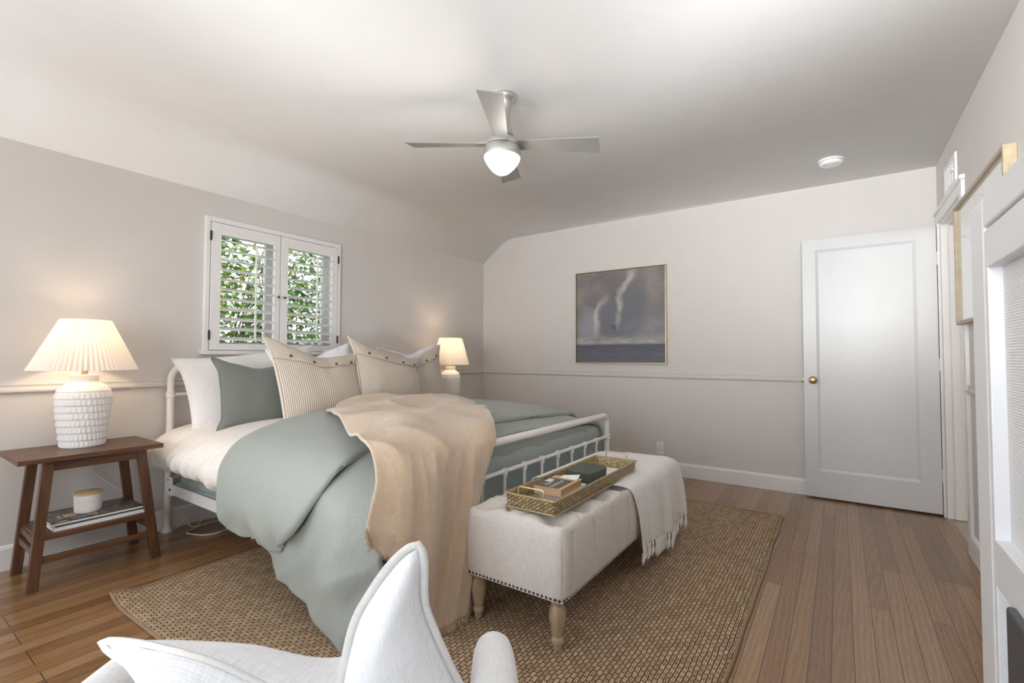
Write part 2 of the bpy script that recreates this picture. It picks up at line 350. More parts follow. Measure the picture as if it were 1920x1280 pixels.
def mat_cover(name, stops, sc=(3, 6, 1), loc=(0, 0, 0)):
    m, t, b = nt(name); f = noisetex(t, coord(t, 'UV', sc, loc=loc), 2.0, 3, .5, .4)
    t.links.new(ramp(t, f, stops), b.inputs['Base Color']); b.inputs['Roughness'].default_value = .3; return m
M['mag_top'] = mat_cover('magazine_cover', [(.35, (.07, .062, .055)), (.47, (.10, .09, .08)), (.55, (.17, .10, .065)), (.62, (.15, .19, .27)), (.75, (.24, .29, .38))], (9, 3, 1), (2.1, .3, 0))
M['mag_teal'] = plain('teal_cover', (.03, .10, .12), .35)
M['book_kraft'] = plain('kraft_cover', (.56, .38, .22), .6)
M['book_dark'] = plain('dark_cover', (.09, .075, .065), .4)
M['book_blue'] = plain('blue_cover', (.06, .27, .50), .4)
M['print_white'] = plain('white_print', (.78, .77, .75), .6)
M['print_gold'] = plain('tan_print', (.52, .38, .24), .6)
M['print_grey'] = plain('grey_print', (.42, .42, .42), .6)
def mat_hallfloor():
    m, t, b = nt('hall_floor'); v = coord(t)
    br = N(t, 'ShaderNodeTexBrick'); br.offset = .4
    for k, x in (('Scale', 1), ('Brick Width', .9), ('Row Height', .09), ('Mortar Size', .001), ('Bias', 0)): br.inputs[k].default_value = x
    br.inputs['Color1'].default_value = (.22, .16, .11, 1); br.inputs['Color2'].default_value = (.42, .35, .27, 1); br.inputs['Mortar'].default_value = (.1, .08, .06, 1)
    t.links.new(v, br.inputs['Vector']); t.links.new(br.outputs['Color'], b.inputs['Base Color']); b.inputs['Roughness'].default_value = .35; return m
M['hall_floor'] = mat_hallfloor()

# ------------------------------------------------------------------ mesh helpers
class MB:
    def __init__(s): s.v = []; s.f = []; s.mi = []; s.uv = {}
    def add(s, vs, fs, mi=0, uvs=None):
        o = len(s.v); s.v += [tuple(map(float, p)) for p in vs]
        for k, f in enumerate(fs):
            s.f.append(tuple(i+o for i in f)); s.mi.append(mi)
        if uvs is not None:
            for i, u in enumerate(uvs): s.uv[i+o] = u
        return s
    def box(s, a, b, mi=0, bev=0.0, M4=None):
        a = Vector(a); b = Vector(b); lo = Vector([min(a[i], b[i]) for i in range(3)]); hi = Vector([max(a[i], b[i]) for i in range(3)])
        bm = bmesh.new(); bmesh.ops.create_cube(bm, size=1)
        for v in bm.verts: v.co = Vector([(lo[i]+hi[i])/2 + v.co[i]*(hi[i]-lo[i]) for i in range(3)])
        if bev: bmesh.ops.bevel(bm, geom=bm.edges[:]+bm.verts[:], offset=bev, segments=2, affect='EDGES', profile=.5)
        if M4: bmesh.ops.transform(bm, matrix=M4, verts=bm.verts)
        bm.verts.index_update(); s.add([v.co for v in bm.verts], [[v.index for v in f.verts] for f in bm.faces], mi); bm.free(); return s
    def beam(s, p, q, w, d, mi=0, w2=None, d2=None, bev=.002, upv=(0, 1, 0)):
        """rectangular bar from p to q; ends cut horizontal when the bar is a leg"""
        p = Vector(p); q = Vector(q); w2 = w2 or w; d2 = d2 or d; vs = []
        for P_, ww, dd in ((p, w, d), (q, w2, d2)):
            for sx, sy in ((-1, -1), (1, -1), (1, 1), (-1, 1)): vs.append(P_ + Vector((sx*ww/2, sy*dd/2, 0)))
        bm = bmesh.new(); bv = [bm.verts.new(v) for v in vs]
        for f in ((3, 2, 1, 0), (4, 5, 6, 7), (0, 1, 5, 4), (1, 2, 6, 5), (2, 3, 7, 6), (3, 0, 4, 7)): bm.faces.new([bv[i] for i in f])
        bmesh.ops.recalc_face_normals(bm, faces=bm.faces)
        if bev: bmesh.ops.bevel(bm, geom=bm.edges[:], offset=bev, segments=2, affect='EDGES')
        bm.verts.index_update(); s.add([v.co for v in bm.verts], [[v.index for v in f.verts] for f in bm.faces], mi); bm.free(); return s
    def tube(s, path, r, seg=10, mi=0, caps=True, closed=False):
        pts = [Vector(p) for p in path]; n = len(pts); rs = r if isinstance(r, (list, tuple)) else [r]*n
        vs = []; fs = []; prev = None
        for i, p in enumerate(pts):
            t = (pts[min(i+1, n-1)]-pts[max(i-1, 0)]).normalized()
            if prev is None:
                a = Vector((0, 0, 1)) if abs(t.z) < .9 else Vector((1, 0, 0)); u = t.cross(a).normalized()
            else: u = (prev - t*prev.dot(t)).normalized()
            prev = u; w = t.cross(u)
            for k in range(seg): vs.append(p + (u*math.cos(2*PI*k/seg) + w*math.sin(2*PI*k/seg))*rs[i])
        for i in range(n-1):
            for k in range(seg):
                a = i*seg+k; b_ = i*seg+(k+1) % seg; fs.append((a, b_, b_+seg, a+seg))
        if caps: fs.append(tuple(range(seg-1, -1, -1))); fs.append(tuple(range((n-1)*seg, n*seg)))
        return s.add(vs, fs, mi)
    def lathe(s, prof, seg=32, c=(0, 0, 0), mi=0, fn=None, capb=True, capt=True):
        vs = []; fs = []; n = len(prof)
        for i, (r, z) in enumerate(prof):
            for k in range(seg):
                th = 2*PI*k/seg; rr = r + (fn(th, z, r) if fn else 0)
                vs.append((c[0]+rr*math.cos(th), c[1]+rr*math.sin(th), c[2]+z))
        for i in range(n-1):
            for k in range(seg):
                a = i*seg+k; b_ = i*seg+(k+1) % seg; fs.append((a, b_, b_+seg, a+seg))
        if capb: fs.append(tuple(range(seg-1, -1, -1)))
        if capt: fs.append(tuple(range((n-1)*seg, n*seg)))
        return s.add(vs, fs, mi)
    def grid(s, G, mi=0, size=None, flip=False):
        nv, nu = G.shape[:2]; fs = []; uv = []
        if size is None:
            lu = np.linalg.norm(np.diff(G[nv//2], axis=0), axis=1); lv = np.linalg.norm(np.diff(G[:, nu//2], axis=0), axis=1)
            cu = np.concatenate([[0], np.cumsum(lu)]); cv = np.concatenate([[0], np.cumsum(lv)])
        else: cu = np.linspace(0, size[0], nu); cv = np.linspace(0, size[1], nv)
        for j in range(nv):
            for i in range(nu): uv.append((cu[i], cv[j]))
        for j in range(nv-1):
            for i in range(nu-1):
                a = j*nu+i; f = (a, a+1, a+nu+1, a+nu); fs.append(f[::-1] if flip else f)
        return s.add(G.reshape(-1, 3), fs, mi, uv)
    def build(s, name, mats, parent=None, loc=None, smooth=True, angle=40, solid=0, off=0, sub=0):
        me = bpy.data.meshes.new(name)
        o = bpy.data.objects.new(name, me); C.objects.link(o)
        base = Vector((0, 0, 0))
        if parent is not None: base = Vector(parent['_base']) if '_base' in parent else Vector((0, 0, 0))
        elif loc is not None: base = Vector(loc); o.location = base
        me.from_pydata([Vector(v)-base for v in s.v], [], s.f)
        if not isinstance(mats, (list, tuple)): mats = [mats]
        for m in mats: me.materials.append(M[m] if isinstance(m, str) else m)
        for p, k in zip(me.polygons, s.mi): p.material_index = k
        if s.uv:
            ul = me.uv_layers.new(name='UVMap')
            for lp in me.loops: ul.data[lp.index].uv = s.uv.get(lp.vertex_index, (0, 0))
        bm = bmesh.new(); bm.from_mesh(me)
        if not s.uv: bmesh.ops.recalc_face_normals(bm, faces=bm.faces)
        bm.to_mesh(me); bm.free()
        if smooth:
            for p in me.polygons: p.use_smooth = True
            me.set_sharp_from_angle(angle=math.radians(angle))
        if solid:
            md = o.modifiers.new('thickness', 'SOLIDIFY'); md.thickness = solid; md.offset = off
        if sub:
            md = o.modifiers.new('smooth', 'SUBSURF'); md.levels = sub; md.render_levels = sub
        if parent is not None: o.parent = parent
        o['_base'] = tuple(base)
        return o
def thing(name, label, cat, loc=(0, 0, 0), group=None):
    o = bpy.data.objects.new(name, None); C.objects.link(o); o.location = loc; o.empty_display_size = .1
    o['_base'] = tuple(loc); tag(o, label, cat, group); return o
def tag(o, label, cat, group=None):
    o['label'] = label; o['category'] = cat
    if group: o['group'] = group
    return o
def struct(o): o['kind'] = 'structure'; return o
def lab(o, text): o['label'] = text; return o
def cr(P, n):
    """Catmull-Rom resample of control rows (k,3) to n points"""
    P = np.asarray(P, float); k = len(P); T = np.linspace(0, k-1, n); out = []
    for t in T:
        i = min(int(t), k-2); u = t-i
        p0 = P[i-1] if i > 0 else 2*P[0]-P[1]; p1 = P[i]; p2 = P[i+1]; p3 = P[i+2] if i+2 < k else 2*P[-1]-P[-2]
        out.append(.5*((2*p1)+(-p0+p2)*u+(2*p0-5*p1+4*p2-p3)*u*u+(-p0+3*p1-3*p2+p3)*u**3))
    return np.array(out)
def patch(rows, nu, nv):
    A = np.array([cr(r, nu) for r in rows]); return np.stack([cr(A[:, i], nv) for i in range(nu)], axis=1)
def normals(G):
    du = np.gradient(G, axis=1); dv = np.gradient(G, axis=0); n = np.cross(du, dv); return n/np.maximum(np.linalg.norm(n, axis=2, keepdims=True), 1e-9)
def displace(G, fn):
    Nn = normals(G); nv, nu = G.shape[:2]
    for j in range(nv):
        for i in range(nu): G[j, i] = G[j, i] + Nn[j, i]*fn(i/(nu-1), j/(nv-1), G[j, i])
    return G
def nz(x, y=0, z=0): return noise.noise(Vector((x, y, z)))
def ridge(x, y=0, z=0): return 1-2*abs(noise.noise(Vector((x, y, z))))
def sm(a, b, x):
    t = min(1, max(0, (x-a)/(b-a))); return t*t*(3-2*t)

# ------------------------------------------------------------------ room shell
RW = 4.128; ZC = 2.4765; ZA = 2.2228; XB = -6.15
struct(MB().box((XB-.2, -RW-.02, -.1), (.12, .16, 0)).build('floor', 'floor', smooth=False))
wx0, wx1, wz0, wz1 = -3.035, -2.04, 1.135, 2.02
b = MB()
L2 = (-5.78, -4.85, .85, 2.0)
b.box((L2[1], 0, 0), (wx0, .16, ZC+.1)); b.box((wx1, 0, 0), (.12, .16, ZC+.1)); b.box((wx0, 0, 0), (wx1, .16, wz0)); b.box((wx0, 0, wz1), (wx1, .16, ZC+.1))
b.box((XB-.15, 0, 0), (L2[0], .16, ZC+.1)); b.box((L2[0], 0, 0), (L2[1], .16, L2[2])); b.box((L2[0], 0, L2[3]), (L2[1], .16, ZC+.1))
struct(b.build('wall_left', 'wall', smooth=False))
struct(MB().box((0, -RW, 0), (.12, 0, ZC+.1)).build('wall_back', 'wall', smooth=False))
dx0, dx1, dzt = -.835, -.085, 2.045
b = MB(); b.box((XB-.15, -RW-.13, 0), (dx0, -RW, ZC+.1)); b.box((dx1, -RW-.13, 0), (.12, -RW, ZC+.1)); b.box((dx0, -RW-.13, dzt), (dx1, -RW, ZC+.1))
struct(b.build('wall_right', 'wall', smooth=False))
b = MB()
ys = [0.0, -.45, -1.35, -1.6, -2.5, -2.75, -3.65, -RW]
for y0, y1, op in ((0, -.45, 0), (-.45, -1.35, 1), (-1.35, -1.6, 0), (-1.6, -2.5, 1), (-2.5, -2.75, 0), (-2.75, -3.65, 1), (-3.65, -RW, 0)):
    if op: b.box((XB-.15, y1, 0), (XB, y0, .7)); b.box((XB-.15, y1, 2.2), (XB, y0, ZC+.1))
    else: b.box((XB-.15, y1, 0), (XB, y0, ZC+.1))
struct(b.build('wall_front', 'wall', smooth=False))
# ceiling: flat, then a soft cove sloping down to the window wall
sec = [(-RW-.02, ZC)]
for k in range(9):
    t = k/8; y = -.46+.24*t
    base = ZC if y < -.342 else ZC-(y+.342)*(ZC-ZA)/.342
    sec.append((y, base-.022*math.exp(-((y+.342)/.05)**2)*.8 - 0.0))
sec.append((0.0, ZA)); sec.append((.02, ZA-.012))
G = np.array([[(x, y, z) for (y, z) in sec] for x in (XB-.15, -3, .12)])
struct(MB().grid(G).build('ceiling', 'ceiling', solid=.12, off=-1))
# skirtings and chair rails
def run_profile(pts, prof, inward):
    pass
def baseb(name, a, bb, nrm, h=.125, d=.016):
    """skirting board with a small rounded cap from a to b, standing proud of the wall along nrm"""
    a = Vector(a); bb = Vector(bb); n = Vector(nrm); prof = [(0, 0), (d, 0), (d, h-.018), (d*.75, h-.006), (d*.35, h), (0, h)]
    vs = []
    for P_ in (a, bb):
        for (o, z) in prof: vs.append(P_ + n*o + Vector((0, 0, z)))
    k = len(prof); fs = [(i, (i+1) % k, (i+1) % k + k, i+k) for i in range(k)] + [tuple(range(k-1, -1, -1)), tuple(range(k, 2*k))]
    m = MB(); m.add(vs, fs); return struct(m.build(name, 'trim', smooth=False))
baseb('baseboard_left', (XB, 0, 0), (0, 0, 0), (0, -1, 0)); baseb('baseboard_back', (0, 0, 0), (0, -RW, 0), (-1, 0, 0))
baseb('baseboard_right', (XB, -RW, 0), (dx0-.07, -RW, 0), (0, 1, 0))
def rail(name, a, bb, nrm):
    a = Vector(a); bb = Vector(bb); n = Vector(nrm)
    prof = [(0, .898), (.006, .898), (.010, .903), (.020, .907), (.021, .918), (.012, .924), (.010, .938), (.014, .942), (.013, .949), (0, .951)]
    vs = []
    for P_ in (a, bb):
        for (o, z) in prof: vs.append(P_ + n*o + Vector((0, 0, z)))
    k = len(prof); fs = [(i, (i+1) % k, (i+1) % k + k, i+k) for i in range(k)] + [tuple(range(k-1, -1, -1)), tuple(range(k, 2*k))]
    m = MB(); m.add(vs, fs); return struct(m.build(name, 'wall', smooth=False))
rail('trim_1', (L2[1]+.05, 0, 0), (0, 0, 0), (0, -1, 0)); rail('trim_2', (0, 0, 0), (0, -RW, 0), (-1, 0, 0)); rail('trim_3', (XB, -RW, 0), (dx0-.07, -RW, 0), (0, 1, 0))
# doorway casing and jambs, a slip of the hall beyond
b = MB(); yc = -RW+.016
b.box((dx0-.065, yc, 0), (dx0+.004, -RW-.001, dzt+.06), bev=.003); b.box((dx0+.0045, yc-.001, dzt-.004), (dx1-.0045, -RW-.001, dzt+.06), bev=.003); b.box((dx1-.004, yc, 0), (-.015, -RW-.001, dzt+.06), bev=.003)
b.box((dx0-.075, yc+.008, dzt+.0605), (-.01, -RW-.001, dzt+.085), bev=.003)
b.box((dx1-.018, -RW-.0015, 0), (dx1, -RW-.1295, dzt)); b.box((dx0, -RW-.0015, 0), (dx0+.018, -RW-.1295, dzt)); b.box((dx0+.0185, -RW-.0015, dzt-.018), (dx1-.0185, -RW-.1295, dzt))
b.box((dx1-.031, -RW-.042, 0), (dx1-.0185, -RW-.085, dzt-.0185)); b.box((dx0+.0185, -RW-.042, 0), (dx0+.031, -RW-.085, dzt-.0185)); b.box((dx0+.0315, -RW-.042, dzt-.031), (dx1-.0315, -RW-.085, dzt-.0185))
struct(b.build('trim_4', 'trim', smooth=False))
struct(MB().box((-2.6, -RW-.021, -.1), (.12, -6.0, -.004)).build('floor_hall', 'hall_floor', smooth=False))
b = MB(); b.box((-2.6, -6.0, 0), (.12, -6.1, 2.5)); b.box((.0, -RW-.13, 0), (.12, -6.0, 2.5)); b.box((-2.7, -RW-.13, 0), (-2.6, -6.0, 2.5)); b.box((-2.7, -RW-.13, 2.45), (.12, -6.1, 2.55))
struct(b.build('wall_hall', 'wall', smooth=False))

# window in the bed wall
win = struct(MB().box((wx0-.03, -.022, wz0-.03), (wx0, .01, wz1+.035), bev=.003).box((wx1, -.022, wz0-.03), (wx1+.03, .01, wz1+.035), bev=.003).box((wx0, -.0215, wz1), (wx1, .01, wz1+.0345), bev=.003)
       .box((wx0-.05, -.034, wz0-.028), (wx1+.05, .01, wz0), bev=.004).box((wx0, .011, wz0), (wx0+.012, .159, wz1)).box((wx1-.012, .011, wz0), (wx1, .159, wz1)).box((wx0+.0121, .011, wz1-.012), (wx1-.0121, .159, wz1)).box((wx0+.0121, .011, wz0), (wx1-.0121, .159, wz0+.012)).build('window_1', 'trim', smooth=False))
for (a0, a1) in ((wx0+.012, -2.5445), (-2.5365, wx1-.012)):
    f = MB()
    y0, y1 = .105, .14; z0, z1 = wz0+.012, wz1-.012
    f.box((a0, y0, z0), (a0+.045, y1, z1)); f.box((a1-.045, y0, z0), (a1, y1, z1)); f.box((a0+.045, y0, z0), (a1-.045, y1, z0+.05)); f.box((a0+.045, y0, z1-.045), (a1-.045, y1, z1))
    s_ = f.build('window_sash', 'trim', win, smooth=False)
    MB().box((a0+.045, .120, z0+.05), (a1-.045, .124, z1-.045)).build('window_pane', 'glass', win, smooth=False)
# windows behind the camera: plain frames so daylight has somewhere to come from
for i, (y0, y1) in enumerate(((-1.35, -.45), (-2.5, -1.6), (-3.65, -2.75))):
    f = MB()
    for (p, q) in (((XB-.1, y0, .7), (XB+.012, y0+.05, 2.2)), ((XB-.1, y1-.05, .7), (XB+.012, y1, 2.2)), ((XB-.1, y0, .7), (XB+.02, y1, .75)), ((XB-.1, y0, 2.15), (XB+.012, y1, 2.2))): f.box(p, q)
    struct(f.build('window_%d' % (i+2), 'trim', smooth=False))
f = MB()
for (p, q) in (((L2[0], -.012, L2[2]), (L2[0]+.05, .1, L2[3])), ((L2[1]-.05, -.012, L2[2]), (L2[1], .1, L2[3])), ((L2[0], -.02, L2[2]), (L2[1], .1, L2[2]+.05)), ((L2[0], -.012, L2[3]-.05), (L2[1], .1, L2[3]))): f.box(p, q)
struct(f.build('window_5', 'trim', smooth=False))

# louvred shutter leaves
def shutter(a0, a1, hinge_left, label):
    t = thing('window_shutter', label, 'shutter', ((a0+a1)/2, -.012, wz0+.004), 'louvred shutter leaves of the bedroom window')
    y0, y1 = -.026, .004; z0, z1 = wz0+.004, wz1-.004; oz0, oz1 = 1.185, 1.937
    st = .056
    ol = a0+(.064 if hinge_left else .058); orr = a1-(.042 if hinge_left else .055)
    if not hinge_left: ol = a0+.058; orr = a1-.052
    f = MB(); f.box((a0, y0, z0), (ol, y1, z1), bev=.002); f.box((orr, y0, z0), (a1, y1, z1), bev=.002); f.box((ol, y0, z0), (orr, y1, oz0), bev=.002); f.box((ol, y0, oz1), (orr, y1, z1), bev=.002)
    f.build('shutter_frame', 'trim', t, smooth=False)
    n = 11; dz = (oz1-oz0)/n
    for k in range(n):
        zc = oz0 + dz*(k+.5); m = MB(); vs = []; prof = []
        for q in range(16):
            a = 2*PI*q/16; prof.append((.032*math.cos(a), .0048*math.sin(a)))
        tilt = math.radians(24)
        for xx in (ol+.001, orr-.001):
            for (py, pz) in prof: vs.append((xx, -.011+py*math.cos(tilt)-pz*math.sin(tilt), zc+py*math.sin(tilt)+pz*math.cos(tilt)))
        m.add(vs, [(i, (i+1) % 16, (i+1) % 16+16, i+16) for i in range(16)]+[tuple(range(15, -1, -1)), tuple(range(16, 32))]); m.build('louvre', 'trim', t)
    xm = ol+(orr-ol)*.6
    MB().box((xm-.006, -.058, oz0+.02), (xm+.006, -.046, oz1-.035), bev=.002).build('tilt_rod', 'trim', t, smooth=False)
    kx = a1-.02 if hinge_left else a0+.024
    k = MB().lathe([(.004, 0), (.004, .012), (.009, .016), (.010, .021), (.007, .026), (.0, .027)], 16).build('knob', 'brass_dark', t)
    k.matrix_local = Matrix.Translation((kx-t.location.x, -.028-t.location.y, 1.545-t.location.z)) @ Matrix.Rotation(PI/2, 4, 'X')
    k.data.transform(Matrix.Translation(t.location))
    for hz in (1.92, 1.24):
        hx = a0-.004 if hinge_left else a1+.004
        MB().box((hx-.005, -.033, hz-.033), (hx+.005, -.02, hz+.033), bev=.002).build('hinge', 'dark_metal', t, smooth=False)
    return t
shutter(wx0+.004, -2.547, True, 'white louvred shutter leaf on the left half of the window')
shutter(-2.541, wx1-.004, False, 'white louvred shutter leaf on the right half of the window')

# open panelled door standing against the painting wall
dd = MB(); X0, X1 = -.08, -.045; y0, y1, z0, z1 = -4.108, -3.300, .014, 2.030; py0, py1, pz0, pz1 = -3.998, -3.388, .215, 1.945
dd.box((X0, y0, z0), (X1, py0, z1)); dd.box((X0, py1, z0), (X1, y1, z1)); dd.box((X0, py0, z0), (X1, py1, pz0)); dd.box((X0, py0, pz1), (X1, py1, z1))
vs = [(X0, py0, pz0), (X0, py1, pz0), (X0, py1, pz1), (X0, py0, pz1)]; g = .02
vi = [(X0+.010, py0+g, pz0+g), (X0+.010, py1-g, pz0+g), (X0+.010, py1-g, pz1-g), (X0+.010, py0+g, pz1-g)]
dd.add(vs+vi, [(0, 1, 5, 4), (1, 2, 6, 5), (2, 3, 7, 6), (3, 0, 4, 7), (4, 5, 6, 7)]); dd.box((X0+.018, py0, pz0), (X1, py1, pz1))
door = struct(dd.build('door_1', 'door', smooth=False))
def lathe_x(prof, c, mat, name, parent, sgn=-1, seg=24):
    m = MB().lathe(prof, seg); vs = [(c[0]+sgn*z, c[1]+x, c[2]+y) for (x, y, z) in m.v]; m.v = vs; return m.build(name, mat, parent)
lathe_x([(.030, 0), (.030, .004), (.024, .007), (.011, .010), (.010, .030), (.020, .036), (.026, .046), (.024, .056), (.012, .061), (0.0005, .061)], (X0, -3.362, .922), 'brass', 'door_knob', door)
MB().box((X0+.010, y1, .905), (X1-.010, y1+.010, .94), bev=.002).build('latch', 'brass', door)
for hz in (1.80, 1.05, .28):
    MB().tube([(X0-.002, y0-.006, hz-.045), (X0-.002, y0-.006, hz+.045)], .006).box((X0+.002, y0-.002, hz-.045), (X1-.004, y0+.001, hz+.045)).build('hinge', 'trim', door)

# garden seen through the shutters
struct(MB().box((-12, .16, -.4), (8, 9, -.3)).build('ground_outside', 'out_ground', smooth=False))
def shrub(label, cx, cy, rx, ry, h, n, yfrac, seed, lsz=.085):
    rnd = random.Random(seed)
    t = thing('garden_shrub', label, 'shrub', (cx, cy, -.3), 'garden shrubs outside the window')
    st = MB()
    for k in range(7):
        a = rnd.uniform(0, 2*PI); q = (cx+math.cos(a)*rx*.7, cy+math.sin(a)*ry*.6, h*rnd.uniform(.6, .95))
        p0 = (cx+rnd.uniform(-.1, .1), cy+rnd.uniform(-.08, .08), -.3); mid = tuple((p0[i]+q[i])/2+rnd.uniform(-.1, .1) for i in range(3))
        st.tube([p0, mid, q], [.014, .010, .004], 6)
    st.build('stem', 'bark', t)
    lf = MB(); 
    for k in range(n):
        while True:
            u = Vector((rnd.uniform(-1, 1), rnd.uniform(-1, 1), rnd.uniform(-1, 1)))
            if .35 < u.length < 1 and nz(u.x*2.6+seed, u.y*2.6, u.z*3.4) > -.10: break
        p = Vector((cx+u.x*rx, cy+u.y*ry, -.3+(h+.3)/2*(1+u.z)))
        s_ = lsz*rnd.uniform(.6, 1.3); d = Vector((rnd.uniform(-1, 1), rnd.uniform(-1, .6), rnd.uniform(-.8, .5))).normalized()
        sd = d.cross(Vector((rnd.uniform(-.3, .3), rnd.uniform(-.3, .3), 1))).normalized(); up = sd.cross(d)
        pts = [p, p+d*s_*.45+sd*s_*.30+up*s_*.06, p+d*s_, p+d*s_*.45-sd*s_*.30+up*s_*.06]
        lf.add(pts, [(0, 1, 2), (0, 2, 3)], 1 if rnd.random() < yfrac else 0)
    o = lf.build('foliage', ['leaf', 'leaf_young'], t, smooth=False); o['kind'] = 'stuff'
shrub('sunlit leafy shrub behind the left shutter leaf', -2.25, 1.75, .75, .5, 2.65, 4600, .32, 3)
shrub('greener leafy shrub behind the right shutter leaf', -1.25, 1.95, .62, .5, 2.6, 4400, .10, 11)
shrub('darker leafy shrub low down outside the window', -1.9, 2.9, 1.6, .5, 2.1, 3600, .12, 23)

# ------------------------------------------------------------------ rug
b = MB(); nx, ny = 90, 70; G = np.zeros((ny, nx, 3))
for j in range(ny):
    for i in range(nx):
        u, v = i/(nx-1), j/(ny-1); x = -3.745+u*3.02; y = -3.2+v*2.385
        e = min(u, 1-u)*3.02; e2 = min(v, 1-v)*2.385
        x += .008*nz(y*2.5, 3)*(1-sm(0, .2, e)); y += .014*nz(x*2.6, 9)*(1-sm(0, .2, e2))
        z = .010 + .004*max(0, nz(x*1.7, y*1.7, 2))*(1-sm(0, .15, min(e, e2)))
        z += .022*math.exp(-((u*3.02)**2+((1-v)*2.385)**2)/.006)
        G[j, i] = (x, y, z)
rug = b.grid(G).build('woven_rug', 'rug', loc=(-2.235, -2.0, 0), solid=.009, off=-1)
tag(rug, 'large brown basketweave sisal rug under the bed and bench', 'rug')
e = [tuple(G[0, i]) for i in range(nx)] + [tuple(G[j, -1]) for j in range(1, ny)] + [tuple(G[-1, i]) for i in range(nx-2, -1, -1)] + [tuple(G[j, 0]) for j in range(ny-2, -1, -1)]
MB().tube([(p[0], p[1], p[2]-.003) for p in e], .0065, 6).build('rug_binding', 'rug_edge', rug)

# ------------------------------------------------------------------ bed
bx0, bx1, yh, yf = -3.262, -1.238, -.06, -2.125; bcx = (bx0+bx1)/2
bed = thing('metal_bed', 'white tubular metal bed frame with spindle footboard', 'bed', (bcx, -1.09, 0))
def arch(x0, x1, y, top, r, rc=.11, zb=0.0):
    p = [(x0, y, zb), (x0, y, top-rc)]
    for k in range(1, 9): a = PI/2*k/8; p.append((x0+rc-rc*math.cos(a), y, top-rc+rc*math.sin(a)))
    for k in range(0, 9): a = PI/2*(1-k/8); p.append((x1-rc+rc*math.cos(a), y, top-rc+rc*math.sin(a)))
    p.append((x1, y, zb)); return p
def posts(name, y, top, rc, bars, nsp, zsp, zb):
    o = MB().tube(arch(bx0, bx1, y, top, .0215, rc, zb), .0205, 16)
    for x in (bx0, bx1):
        o.lathe([(.0205, -.02), (.0255, -.016), (.0255, .016), (.0205, .02)], 16, (x, y, zsp[1]))
    o = o.build(name, 'white_metal', bed)
    for x in (bx0, bx1): MB().lathe([(.031, 0), (.031, .006), (.026, .014), (.022, .03)], 18, (x, y, zb)).build('foot_cap', 'white_metal', o)
    for z in bars: MB().tube([(bx0, y, z), (bx1, y, z)], .0115, 12).build('cross_bar', 'white_metal', o)
    for k in range(1, nsp+1):
        x = bx0+(bx1-bx0)*k/(nsp+1)
        MB().tube([(x, y, zsp[0]), (x, y, zsp[1])], .0085, 10).lathe([(.0085, -.035), (.013, -.027), (.0155, -.012), (.0165, 0), (.0155, .011), (.008, .0165)], 12, (x, y, zsp[1])).build('spindle', 'white_metal', o)
posts('headboard', yh, 1.045, .105, (.852, .33), 10, (.33, .852), 0.0)
posts('footboard', yf, .672, .055, (.517, .235), 10, (.235, .517), .0125)
for x, s in ((bx0, 1), (bx1, -1)):
    m = MB().box((x-.002*s, yf, .238), (x+.004*s, yh, .302)); m.box((x+.0045*s, yf, .238), (x+.04*s, yh, .243)); m.box((x-.006*s, yh-.075, .232), (x-.0025*s, yh+.004, .345)); m.box((x-.006*s, yf+.075, .232), (x-.0025*s, yf, .345))
    sr = m.build('side_rail', 'white_metal', bed, smooth=False)
    for (y, z) in ((yh-.012, .325), (yh-.045, .268), (yf+.03, .27)):
        mm = MB().lathe([(.008, 0), (.008, .004), (.003, .006)], 12); mm.v = [(x-s*(.006+vz), y+vx, z+vy) for vx, vy, vz in mm.v]; mm.build('bolt', 'dark_metal', sr)
m = MB(); m.box((bcx-.02, yf, .20), (bcx+.02, yh, .238)); m.tube([(bcx, -1.05, 0), (bcx, -1.05, .21)], .018); m.build('centre_rail', 'white_metal', bed)
m = MB()
for k in range(12): m.box((bx0+.02, -.2-.165*k, .243), (bx1-.02, -.28-.165*k, .255))
m.build('slats', 'bench_leg', bed, smooth=False)

# mattress under a pale green fitted sheet
mt = MB().box((-3.225, -2.085, .258), (-1.275, -.095, .60), bev=.045)
mt = mt.build('mattress', 'sage_sheet', loc=(bcx, -1.09, .258)); tag(mt, 'thick mattress in a pale blue-green fitted sheet on the white bed frame', 'mattress')
m = MB()
for i in range(2):
    pts = []
    for k in range(60):
        y = -.10-1.6*k/59; x = -3.230-.012*abs(nz(k*.35, i*7)); pts.append((x, y, .292+i*.075+.008*nz(k*.2, i)))
    m.tube(pts, .012, 8)
m.build('sheet_hem', 'sage_sheet', mt)

# white comforter across the head half of the bed
L = [(-3.235, .438), (-3.325, .436), (-3.380, .462), (-3.390, .512), (-3.352, .565), (-3.25, .635), (-3.05, .675), (-2.75, .69), (-2.25, .695)]
def mirror(L): return L+[(-4.5-x, z) for (x, z) in L[-2::-1]]
rows = []
for (y, fx, dz) in ((-.085, .94, -.06), (-.10, .985, -.03), (-.13, 1, 0), (-.5, 1, .0), (-.9, 1, .005), (-1.3, .985, 0)):
    rows.append([(-2.25+(x+2.25)*fx, y, z+dz*(1 if z > .5 else -.6)) for (x, z) in mirror(L)])
G = patch(rows, 170, 150)
def wr(u, v, p):
    e = max(sm(.38, .20, u), sm(.62, .80, u)); y = p[1]
    a = .030*(ridge(y*9, p[2]*1.4+y*2, 1)-.5)*e + .022*(ridge(y*20+p[2]*4, p[2]*2.5, 4)-.5)*e*sm(.68, .54, p[2])
    return -(a) + .006*nz(p[0]*3, p[1]*3, 5)
G = displace(G, lambda u, v, p: -wr(u, v, p))
co = MB().grid(G).build('comforter', 'white_cotton', loc=(bcx, -.7, .6), solid=.016, off=0); tag(co, 'puffy white comforter bulging over the head half of the bed', 'comforter')

